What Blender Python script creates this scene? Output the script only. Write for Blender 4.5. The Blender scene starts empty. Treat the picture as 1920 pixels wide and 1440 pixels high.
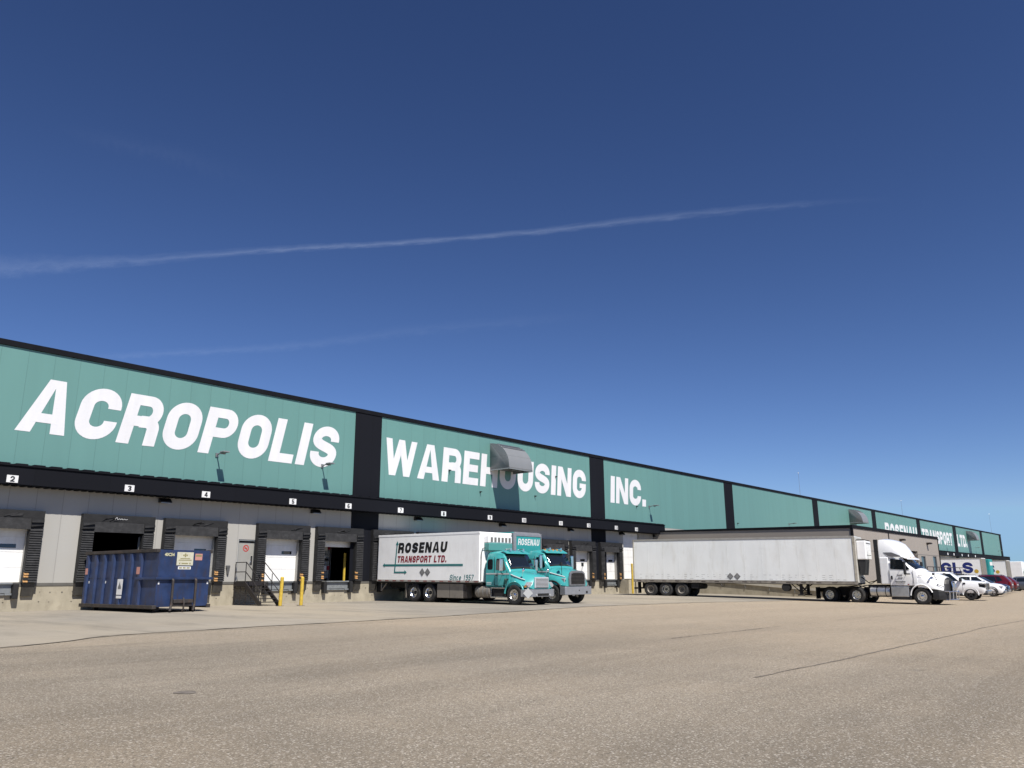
import bpy, bmesh, math, random
from mathutils import Vector, Matrix
import numpy as np
random.seed(7)
C = bpy.context.scene.collection
SC = bpy.context.scene
PI = math.pi
def R(a): return math.radians(a)
# ------------------------------------------------------------------ camera
CAM_Y, CAM_Z = -37.7, 1.236
cam = bpy.data.cameras.new('camera'); camo = bpy.data.objects.new('camera', cam); C.objects.link(camo)
cam.sensor_fit = 'HORIZONTAL'; cam.sensor_width = 36.0; cam.lens = 1493.27 / 1920 * 36.0
cam.clip_start = 0.1; cam.clip_end = 60000
yaw, pitch, roll = 0.705889, 0.239939, -0.004195
f_ = Vector((math.cos(pitch)*math.cos(yaw), math.cos(pitch)*math.sin(yaw), math.sin(pitch)))
r0 = Vector((math.sin(yaw), -math.cos(yaw), 0)); u0 = r0.cross(f_)
r_ = r0*math.cos(roll) + u0*math.sin(roll); u_ = -r0*math.sin(roll) + u0*math.cos(roll)
M = Matrix((( r_.x, u_.x, -f_.x, 0), (r_.y, u_.y, -f_.y, CAM_Y), (r_.z, u_.z, -f_.z, CAM_Z), (0, 0, 0, 1)))
camo.matrix_world = M
SC.camera = camo
# ------------------------------------------------------------------ light
SUN = Vector((-0.39, -1.0, 1.45)).normalized()
EL = math.asin(SUN.z); ROT = math.atan2(SUN.x, SUN.y)
world = bpy.data.worlds.new('World'); SC.world = world; world.use_nodes = True
nt = world.node_tree; nt.nodes.clear()
sky = nt.nodes.new('ShaderNodeTexSky'); sky.sky_type = 'NISHITA'; sky.sun_disc = False
sky.sun_elevation = EL; sky.sun_rotation = ROT; sky.altitude = 1500; sky.air_density = 1.0; sky.dust_density = 0.0; sky.ozone_density = 1.0
gm = nt.nodes.new('ShaderNodeGamma'); gm.inputs['Gamma'].default_value = 1.3      # deep clear prairie sky, steeper towards the zenith
tn = nt.nodes.new('ShaderNodeMix'); tn.data_type = 'RGBA'; tn.blend_type = 'MULTIPLY'; tn.inputs[0].default_value = 1; tn.inputs[7].default_value = (0.601, 0.660, 0.84, 1)
bg = nt.nodes.new('ShaderNodeBackground'); bg.inputs['Strength'].default_value = 0.05
wo = nt.nodes.new('ShaderNodeOutputWorld')
cl = nt.nodes.new('ShaderNodeVectorMath'); cl.operation = 'MINIMUM'; cl.inputs[1].default_value = (4.6, 6.4, 8.2)
nt.links.new(sky.outputs[0], cl.inputs[0]); nt.links.new(cl.outputs[0], gm.inputs[0]); nt.links.new(gm.outputs[0], tn.inputs[6]); nt.links.new(tn.outputs[2], bg.inputs[0]); nt.links.new(bg.outputs[0], wo.inputs[0])
sl = bpy.data.lights.new('sun', 'SUN'); sl.energy = 5.0; sl.angle = R(0.5); sl.color = (1.0, 0.955, 0.88)
so = bpy.data.objects.new('sun', sl); C.objects.link(so)
so.rotation_euler = SUN.to_track_quat('Z', 'Y').to_euler(); so.location = (0, -60, 80)
SC.view_settings.view_transform = 'Standard'; SC.view_settings.look = 'None'; SC.view_settings.exposure = 0.45; SC.view_settings.gamma = 1
SC.cycles.max_bounces = 6; SC.cycles.transparent_max_bounces = 12
# ------------------------------------------------------------------ materials
MATS = {}
KALB = .732      # the picture is exposed +0.45 stop, so ordinary surfaces keep a real-world (darker) albedo; whites stay white
KEXC = {'white_box_panel': .97, 'aged_white_panel': .82, 'white_vehicle_paint': 1.0, 'white_door': .98, 'white_lettering': .80, 'white_box_front': 1.0, 'white_ink': .82, 'turquoise_truck_paint': .68, 'polished_aluminium': .95, 'chrome': 1.0, 'brushed_aluminium': .9, 'bright_grille_bar': .9}
def kc(name, c): k = KEXC.get(name, KALB); return tuple(min(1, v*k) for v in c)
def lin(c): return tuple(((x/255)/12.92 if x/255 <= 0.04045 else ((x/255+0.055)/1.055)**2.4) for x in c)
def mat(name, col, rough=0.5, metal=0.0, var=0.0, scale=4.0, stretch=(1, 1, 1), bump=0.0, bscale=40.0, coat=0.0, dirt=None, dirt_amt=0.0, dscale=3.0, dstretch=(1, 1, 1), spec=0.5):
    if name in MATS: return MATS[name]
    col = kc(name, col); dirt = kc(name, dirt) if dirt else None
    m = bpy.data.materials.new(name); m.use_nodes = True; n = m.node_tree.nodes; L = m.node_tree.links
    b = n['Principled BSDF']; b.inputs['Roughness'].default_value = rough; b.inputs['Metallic'].default_value = metal
    b.inputs['Base Color'].default_value = (*col, 1); b.inputs['Coat Weight'].default_value = coat
    b.inputs['Specular IOR Level'].default_value = spec
    tc = n.new('ShaderNodeTexCoord')
    out = None
    if var > 0:
        mp = n.new('ShaderNodeMapping'); mp.inputs['Scale'].default_value = stretch; L.new(tc.outputs['Object'], mp.inputs[0])
        nz = n.new('ShaderNodeTexNoise'); nz.inputs['Scale'].default_value = scale; nz.inputs['Detail'].default_value = 5; L.new(mp.outputs[0], nz.inputs['Vector'])
        mx = n.new('ShaderNodeMix'); mx.data_type = 'RGBA'
        mx.inputs[6].default_value = (*[c*(1-var) for c in col], 1); mx.inputs[7].default_value = (*[min(1, c*(1+var)) for c in col], 1)
        mr = n.new('ShaderNodeMapRange'); mr.inputs[1].default_value = .3; mr.inputs[2].default_value = .7; L.new(nz.outputs[0], mr.inputs[0]); L.new(mr.outputs[0], mx.inputs[0])
        out = mx.outputs[2]
    if dirt:
        mp2 = n.new('ShaderNodeMapping'); mp2.inputs['Scale'].default_value = dstretch; L.new(tc.outputs['Object'], mp2.inputs[0])
        nz2 = n.new('ShaderNodeTexNoise'); nz2.inputs['Scale'].default_value = dscale; nz2.inputs['Detail'].default_value = 8; nz2.inputs['Roughness'].default_value = .65; L.new(mp2.outputs[0], nz2.inputs['Vector'])
        mr2 = n.new('ShaderNodeMapRange'); mr2.inputs[1].default_value = .5; mr2.inputs[2].default_value = .72; mr2.inputs[4].default_value = dirt_amt; L.new(nz2.outputs[0], mr2.inputs[0])
        mx2 = n.new('ShaderNodeMix'); mx2.data_type = 'RGBA'; mx2.inputs[6].default_value = (*col, 1); mx2.inputs[7].default_value = (*dirt, 1)
        if out: L.new(out, mx2.inputs[6])
        L.new(mr2.outputs[0], mx2.inputs[0]); out = mx2.outputs[2]
    if out: L.new(out, b.inputs['Base Color'])
    if bump > 0:
        nb = n.new('ShaderNodeTexNoise'); nb.inputs['Scale'].default_value = bscale; nb.inputs['Detail'].default_value = 4; L.new(tc.outputs['Object'], nb.inputs['Vector'])
        bp = n.new('ShaderNodeBump'); bp.inputs['Strength'].default_value = bump; bp.inputs['Distance'].default_value = .02; L.new(nb.outputs[0], bp.inputs['Height']); L.new(bp.outputs[0], b.inputs['Normal'])
    MATS[name] = m; return m
def seam_mat(name, col, pitch, dark=.72, axis=0, wid=.02, rough=.5, var=.05, panelvar=.04, dirt=None, dirt_amt=0.3, spec=.5):
    """insulated metal panels: joint every `pitch` metres, each panel a hair different, faint streaks"""
    col = kc(name, col)
    m = bpy.data.materials.new(name); m.use_nodes = True; n = m.node_tree.nodes; L = m.node_tree.links
    b = n['Principled BSDF']; b.inputs['Roughness'].default_value = rough; b.inputs['Specular IOR Level'].default_value = spec
    tc = n.new('ShaderNodeTexCoord'); sp = n.new('ShaderNodeSeparateXYZ'); L.new(tc.outputs['Object'], sp.inputs[0])
    dv = n.new('ShaderNodeMath'); dv.operation = 'DIVIDE'; dv.inputs[1].default_value = pitch; L.new(sp.outputs[axis], dv.inputs[0])
    fr = n.new('ShaderNodeMath'); fr.operation = 'FRACT'; L.new(dv.outputs[0], fr.inputs[0])
    lt = n.new('ShaderNodeMath'); lt.operation = 'LESS_THAN'; lt.inputs[1].default_value = wid/pitch; L.new(fr.outputs[0], lt.inputs[0])
    fl = n.new('ShaderNodeMath'); fl.operation = 'FLOOR'; L.new(dv.outputs[0], fl.inputs[0])
    wn = n.new('ShaderNodeTexWhiteNoise'); wn.noise_dimensions = '1D'; L.new(fl.outputs[0], wn.inputs['W'])
    mp = n.new('ShaderNodeMapping'); mp.inputs['Scale'].default_value = (1, 1, .12); L.new(tc.outputs['Object'], mp.inputs[0])
    nz = n.new('ShaderNodeTexNoise'); nz.inputs['Scale'].default_value = 1.3; nz.inputs['Detail'].default_value = 6; L.new(mp.outputs[0], nz.inputs['Vector'])
    a1 = n.new('ShaderNodeMath'); a1.operation = 'MULTIPLY_ADD'; a1.inputs[1].default_value = panelvar*2; a1.inputs[2].default_value = 1-panelvar; L.new(wn.outputs[0], a1.inputs[0])
    a2 = n.new('ShaderNodeMath'); a2.operation = 'MULTIPLY_ADD'; a2.inputs[1].default_value = var*2; a2.inputs[2].default_value = 1-var; L.new(nz.outputs[0], a2.inputs[0])
    a3 = n.new('ShaderNodeMath'); a3.operation = 'MULTIPLY'; L.new(a1.outputs[0], a3.inputs[0]); L.new(a2.outputs[0], a3.inputs[1])
    s1 = n.new('ShaderNodeMath'); s1.operation = 'MULTIPLY_ADD'; s1.inputs[1].default_value = dark-1; s1.inputs[2].default_value = 1; L.new(lt.outputs[0], s1.inputs[0])
    a4 = n.new('ShaderNodeMath'); a4.operation = 'MULTIPLY'; L.new(a3.outputs[0], a4.inputs[0]); L.new(s1.outputs[0], a4.inputs[1])
    vm = n.new('ShaderNodeVectorMath'); vm.operation = 'SCALE'; vm.inputs[0].default_value = col; L.new(a4.outputs[0], vm.inputs['Scale'])
    out = vm.outputs[0]
    if dirt:
        nz2 = n.new('ShaderNodeTexNoise'); nz2.inputs['Scale'].default_value = 2.2; nz2.inputs['Detail'].default_value = 9; nz2.inputs['Roughness'].default_value = .7; L.new(tc.outputs['Object'], nz2.inputs['Vector'])
        mr2 = n.new('ShaderNodeMapRange'); mr2.inputs[1].default_value = .52; mr2.inputs[2].default_value = .75; mr2.inputs[4].default_value = dirt_amt; L.new(nz2.outputs[0], mr2.inputs[0])
        mx2 = n.new('ShaderNodeMix'); mx2.data_type = 'RGBA'; mx2.inputs[7].default_value = (*dirt, 1); L.new(out, mx2.inputs[6]); L.new(mr2.outputs[0], mx2.inputs[0]); out = mx2.outputs[2]
    L.new(out, b.inputs['Base Color'])
    bp = n.new('ShaderNodeBump'); bp.inputs['Strength'].default_value = .5; bp.inputs['Distance'].default_value = -.01; L.new(lt.outputs[0], bp.inputs['Height']); L.new(bp.outputs[0], b.inputs['Normal'])
    MATS[name] = m; return m
TEAL = (0.158, 0.338, 0.312)
m_teal = seam_mat('teal_panel', TEAL, 1.07, .84, wid=.025, rough=.45, var=.06, panelvar=.02)
m_grey = seam_mat('grey_panel', (.50, .485, .45), 1.07, .78, wid=.03, rough=.65, panelvar=.02, spec=.2)
m_beige = seam_mat('beige_panel', (.40, .355, .31), 3.2, .85, wid=.03, rough=.6, panelvar=.015)
m_navy = seam_mat('charcoal_panel', (.0085, .0095, .0145), 1.0, .6, wid=.02, rough=.75, panelvar=.1, spec=.15)
m_black = mat('black_trim', (.0065, .0072, .011), .75, 0, .25, 2, spec=.15)
m_conc = mat('concrete_wall', (.47, .42, .32), .9, 0, .14, 1.6, (1, 1, 1), .3, 30, dirt=(.16, .13, .09), dirt_amt=.45, dscale=2.2, dstretch=(1, 1, .5))
m_white = mat('white_door', (.78, .78, .77), .45, 0, .04, 2, dirt=(.50, .48, .44), dirt_amt=.35, dscale=1.3, dstretch=(2, 2, .6))
m_letter = mat('white_lettering', (.82, .82, .845), .6, 0, .05, 2.2, (1, 1, .15), .25, 9)
m_vinyl = mat('black_vinyl', (.013, .013, .014), .75, 0, .4, 5, (1, 1, 1), .3, 20)
m_vinyl2 = mat('grey_vinyl', (.024, .024, .026), .78, 0, .4, 4, (1, 1, 1), .4, 12, dirt=(.09, .09, .09), dirt_amt=.4, dscale=5)
m_amber = mat('worn_amber_vinyl', (.55, .30, .11), .7, 0, .3, 12)
m_steel = mat('galvanised_steel', (.42, .42, .42), .42, .75, .12, 5)
m_steelp = mat('grey_painted_steel', (.30, .32, .33), .5, .3, .12, 6)
m_dark = mat('dark_rubber', (.013, .013, .014), .755, 0, .3, 8)
m_rubber = mat('tyre_rubber', (.02, .02, .021), .8, 0, .3, 10, (1, 1, 1), .2, 60, dirt=(.12, .10, .08), dirt_amt=.45, dscale=6)
m_alum = mat('polished_aluminium', (.75, .76, .78), .22, 1, .06, 10)
m_alumd = mat('brushed_aluminium', (.60, .61, .63), .36, .85, .1, 5)
m_chrome = mat('chrome', (.82, .83, .85), .08, 1)
m_glass = mat('dark_glass', (.012, .016, .020), .04, 0, spec=.9)
m_glassb = mat('window_glass', (.05, .075, .10), .06, 0, spec=.9)
m_tealp = mat('turquoise_truck_paint', (.072, .485, .485), .3, 0, .05, 3, coat=.6)
m_tealp2 = mat('turquoise_box_paint', (.03, .36, .36), .45, 0, .06, 3)
m_whitep = mat('white_vehicle_paint', (.87, .875, .875), .25, 0, .02, 3, coat=.7)
m_box = mat('white_box_panel', (.88, .88, .87), .38, 0, .03, 1.5, dirt=(.55, .52, .47), dirt_amt=.18, dscale=2.5, dstretch=(1.5, 1.5, .4))
m_boxfront = mat('white_box_front', (.82, .82, .82), .4, 0, .03, 2)
m_reds = mat('dark_red_paint', (.13, .006, .010), .28, 0, .05, 3, coat=.6)
m_greyp = mat('grey_car_paint', (.17, .19, .23), .3, .4, .05, 3, coat=.6)
m_silverp = mat('silver_car_paint', (.50, .52, .55), .3, .5, .05, 3, coat=.6)
m_blackp = mat('black_car_paint', (.012, .014, .017), .25, 0, .05, 3, coat=.6)
m_plastic = mat('black_plastic', (.02, .02, .021), .55, 0, .2, 8)
m_black_ink = mat('black_ink', (.012, .012, .014), .5)
m_red_ink = mat('red_ink', (.32, .012, .03), .5)
m_teal_ink = mat('teal_ink', (.03, .22, .22), .5)
m_white_ink = mat('white_ink', (.82, .82, .82), .5)
m_blue_ink = mat('navy_blue_ink', (.008, .024, .20), .5)
m_yel_ink = mat('yellow_ink', (.72, .46, .05), .5)
m_grey_ink = mat('grey_placard', (.20, .20, .20), .6, 0, .2, 20)
m_yellow = mat('yellow_paint', (.72, .50, .06), .5, 0, .12, 6, dirt=(.25, .17, .06), dirt_amt=.5, dscale=7)
m_blued = mat('blue_dumpster_paint', (.020, .042, .122), .45, 0, .3, 2.5, dirt=(.05, .035, .035), dirt_amt=.7, dscale=3.2, dstretch=(1.4, 1.4, .35), bump=.15, bscale=6)
m_rail = mat('dark_dumpster_rail', (.05, .043, .04), .65, .1, .35, 5, dirt=(.12, .06, .03), dirt_amt=.5, dscale=6)
m_stair = mat('dark_stair_steel', (.035, .030, .030), .5, .2, .2, 8)
m_lamp_lens = mat('headlight_lens', (.55, .57, .6), .12, .3, .2, 25, coat=.8)
m_red_lens = mat('red_lens', (.30, .012, .012), .2, 0, coat=.5)
m_amber_lens = mat('amber_lens', (.75, .30, .05), .25, 0)
m_tote = mat('tote_plastic', (.42, .44, .44), .4, 0, .1, 4)
m_dirtygrey = mat('dirty_grey_metal', (.33, .30, .26), .55, .35, .2, 3, dirt=(.13, .11, .09), dirt_amt=.5, dscale=3)
m_under = mat('chassis_black', (.014, .013, .013), .8, 0, .3, 6)
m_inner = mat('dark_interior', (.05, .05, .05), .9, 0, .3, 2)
# ------------------------------------------------------------------ mesh helpers
class MB:
    def __init__(s): s.v = []; s.f = []; s.mi = []
    def _add(s, vs, fs, mi=0):
        o = len(s.v); s.v += [tuple(v) for v in vs]; s.f += [tuple(o+i for i in f) for f in fs]; s.mi += [mi]*len(fs); return s
    def box(s, x0, x1, y0, y1, z0, z1, mi=0, rot=None, piv=None):
        vs = [Vector((x, y, z)) for z in (z0, z1) for y in (y0, y1) for x in (x0, x1)]
        if rot is not None:
            p = Vector(piv) if piv else Vector(((x0+x1)/2, (y0+y1)/2, (z0+z1)/2)); vs = [p + rot @ (v-p) for v in vs]
        return s._add(vs, [(0, 2, 3, 1), (4, 5, 7, 6), (0, 1, 5, 4), (2, 6, 7, 3), (0, 4, 6, 2), (1, 3, 7, 5)], mi)
    def prism(s, poly, a, b, ax='y', mi=0):
        """poly 2-D, extruded along ax from a to b. ax y: (x,z); ax x: (y,z); ax z: (x,y)"""
        def P(q, t):
            return {'y': (q[0], t, q[1]), 'x': (t, q[0], q[1]), 'z': (q[0], q[1], t)}[ax]
        n = len(poly); vs = [P(q, a) for q in poly] + [P(q, b) for q in poly]
        fs = [tuple(range(n)), tuple(range(2*n-1, n-1, -1))] + [(i, i+n, (i+1) % n+n, (i+1) % n) for i in range(n)]
        return s._add(vs, fs, mi)
    def loft(s, secs, closed=True, caps=True, mi=0):
        n = len(secs[0]); vs = [p for q in secs for p in q]; fs = []
        for k in range(len(secs)-1):
            for i in range(n if closed else n-1):
                j = (i+1) % n; fs.append((k*n+i, k*n+j, (k+1)*n+j, (k+1)*n+i))
        if caps: fs.append(tuple(range(n-1, -1, -1))); fs.append(tuple((len(secs)-1)*n+i for i in range(n)))
        return s._add(vs, fs, mi)
    def cyl(s, p0, p1, r0, r1=None, n=16, mi=0, caps=True):
        r1 = r0 if r1 is None else r1
        p0, p1 = Vector(p0), Vector(p1); d = (p1-p0).normalized(); a = d.orthogonal().normalized(); b = d.cross(a)
        secs = [[p + a*(r*math.cos(2*PI*i/n)) + b*(r*math.sin(2*PI*i/n)) for i in range(n)] for p, r in ((p0, r0), (p1, r1))]
        return s.loft(secs, True, caps, mi)
    def tube(s, pts, r, n=8, mi=0):
        pts = [Vector(p) for p in pts]; secs = []; a = None
        for i, p in enumerate(pts):
            d = ((pts[min(i+1, len(pts)-1)]-p).normalized() + (p-pts[max(i-1, 0)]).normalized()).normalized()
            if a is None: a = d.orthogonal().normalized()
            a = (a - d*a.dot(d)).normalized(); b = d.cross(a)
            secs.append([p + a*(r*math.cos(2*PI*k/n)) + b*(r*math.sin(2*PI*k/n)) for k in range(n)])
        return s.loft(secs, True, True, mi)
    def lathe(s, prof, c, ax='y', n=28, mi=0, sgn=1, capped=False):
        """prof: list of (t along axis, r)"""
        c = Vector(c); secs = []
        for t, r in prof:
            q = []
            for i in range(n):
                a = 2*PI*i/n; u, w = r*math.cos(a), r*math.sin(a)
                q.append(c + (Vector((u, sgn*t, w)) if ax == 'y' else Vector((sgn*t, u, w)) if ax == 'x' else Vector((u, w, sgn*t))))
            secs.append(q)
        return s.loft(secs, True, capped, mi)
    def build(s, name, mats, parent=None, bevel=0, smooth=None, seg=2):
        me = bpy.data.meshes.new(name); me.from_pydata(s.v, [], s.f)
        for m in (mats if isinstance(mats, (list, tuple)) else [mats]): me.materials.append(m)
        me.polygons.foreach_set('material_index', s.mi)
        bm = bmesh.new(); bm.from_mesh(me); bmesh.ops.remove_doubles(bm, verts=bm.verts, dist=1e-6) if len(s.v) < 4000 and smooth else None
        bmesh.ops.recalc_face_normals(bm, faces=bm.faces); bm.to_mesh(me); bm.free()
        if smooth:
            me.shade_smooth(); me.set_sharp_from_angle(angle=R(smooth))
        o = bpy.data.objects.new(name, me); C.objects.link(o)
        if parent: o.parent = parent
        if bevel:
            md = o.modifiers.new('bevel', 'BEVEL'); md.width = bevel; md.segments = seg; md.limit_method = 'ANGLE'; md.angle_limit = R(40)
        return o
def thing(name, label, cat, loc=(0, 0, 0), rz=0, group=None, rx=0):
    o = bpy.data.objects.new(name, None); C.objects.link(o); o.empty_display_size = .2
    o.location = loc; o.rotation_euler = (rx, 0, rz); o['label'] = label; o['category'] = cat
    if group: o['group'] = group
    return o
def tag(o, label, cat, group=None):
    o['label'] = label; o['category'] = cat
    if group: o['group'] = group
    return o
def struct(o, kind='structure'): o['kind'] = kind; return o
def kids(o): return [c for c in bpy.data.objects if c.parent == o]
def dup(o, parent=None, loc=None, label=None):
    c = o.copy(); C.objects.link(c); c.parent = parent
    if loc is not None: c.location = loc
    if label: c['label'] = label
    for k in kids(o): dup(k, c)
    return c
def cut(o, cutters):
    """carve wheel arches for real, then drop the cutters"""
    mb = MB()
    for (x, z, r, y0, y1) in cutters: mb.cyl((x, y0, z), (x, y1, z), r, n=28)
    k = mb.build('cutter', m_under)
    md = o.modifiers.new('cut', 'BOOLEAN'); md.operation = 'DIFFERENCE'; md.object = k; md.solver = 'EXACT'
    bpy.context.view_layer.update(); dg = bpy.context.evaluated_depsgraph_get()
    me = bpy.data.meshes.new_from_object(o.evaluated_get(dg)); o.modifiers.remove(md); o.data = me
    bpy.data.objects.remove(k)
    return o
# ------------------------------------------------------------------ lettering
def crom(pts, n=7):
    out = []
    for i in range(len(pts)-1):
        p0, p1, p2, p3 = (np.array(pts[max(i-1, 0)]), np.array(pts[i]), np.array(pts[i+1]), np.array(pts[min(i+2, len(pts)-1)]))
        for k in range(n):
            t = k/n; out.append(tuple(.5*((2*p1)+(-p0+p2)*t+(2*p0-5*p1+4*p2-p3)*t*t+(-p0+3*p1-3*p2+p3)*t**3)))
    return out + [tuple(pts[-1])]
def arc(cx, cy, rx, ry, a0, a1, n=16): return [(cx+rx*math.cos(R(a0+(a1-a0)*i/n)), cy+ry*math.sin(R(a0+(a1-a0)*i/n))) for i in range(n+1)]
def strip(pts, w, closed=False):
    pts = [p for i, p in enumerate(pts) if i == 0 or math.dist(p, pts[i-1]) > 1e-4]
    if closed and math.dist(pts[0], pts[-1]) < 1e-4: pts = pts[:-1]
    n = len(pts); L = []; Rr = []
    for i in range(n):
        a = np.array(pts[(i-1) % n] if closed or i > 0 else pts[i]); b = np.array(pts[i]); c = np.array(pts[(i+1) % n] if closed or i < n-1 else pts[i])
        d1 = b-a; d2 = c-b; d1 = d1/(np.linalg.norm(d1) or 1); d2 = d2/(np.linalg.norm(d2) or 1)
        if not closed and i == 0: d1 = d2
        if not closed and i == n-1: d2 = d1
        d = d1+d2; d = d/(np.linalg.norm(d) or 1); nn = np.array((-d[1], d[0])); k = max(.45, abs(float(np.dot(nn, (-d1[1], d1[0])))))
        L.append(b+nn*w/2/k); Rr.append(b-nn*w/2/k)
    q = []
    for i in range(n if closed else n-1):
        j = (i+1) % n; q.append([L[i], L[j], Rr[j], Rr[i]])
    return q
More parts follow.
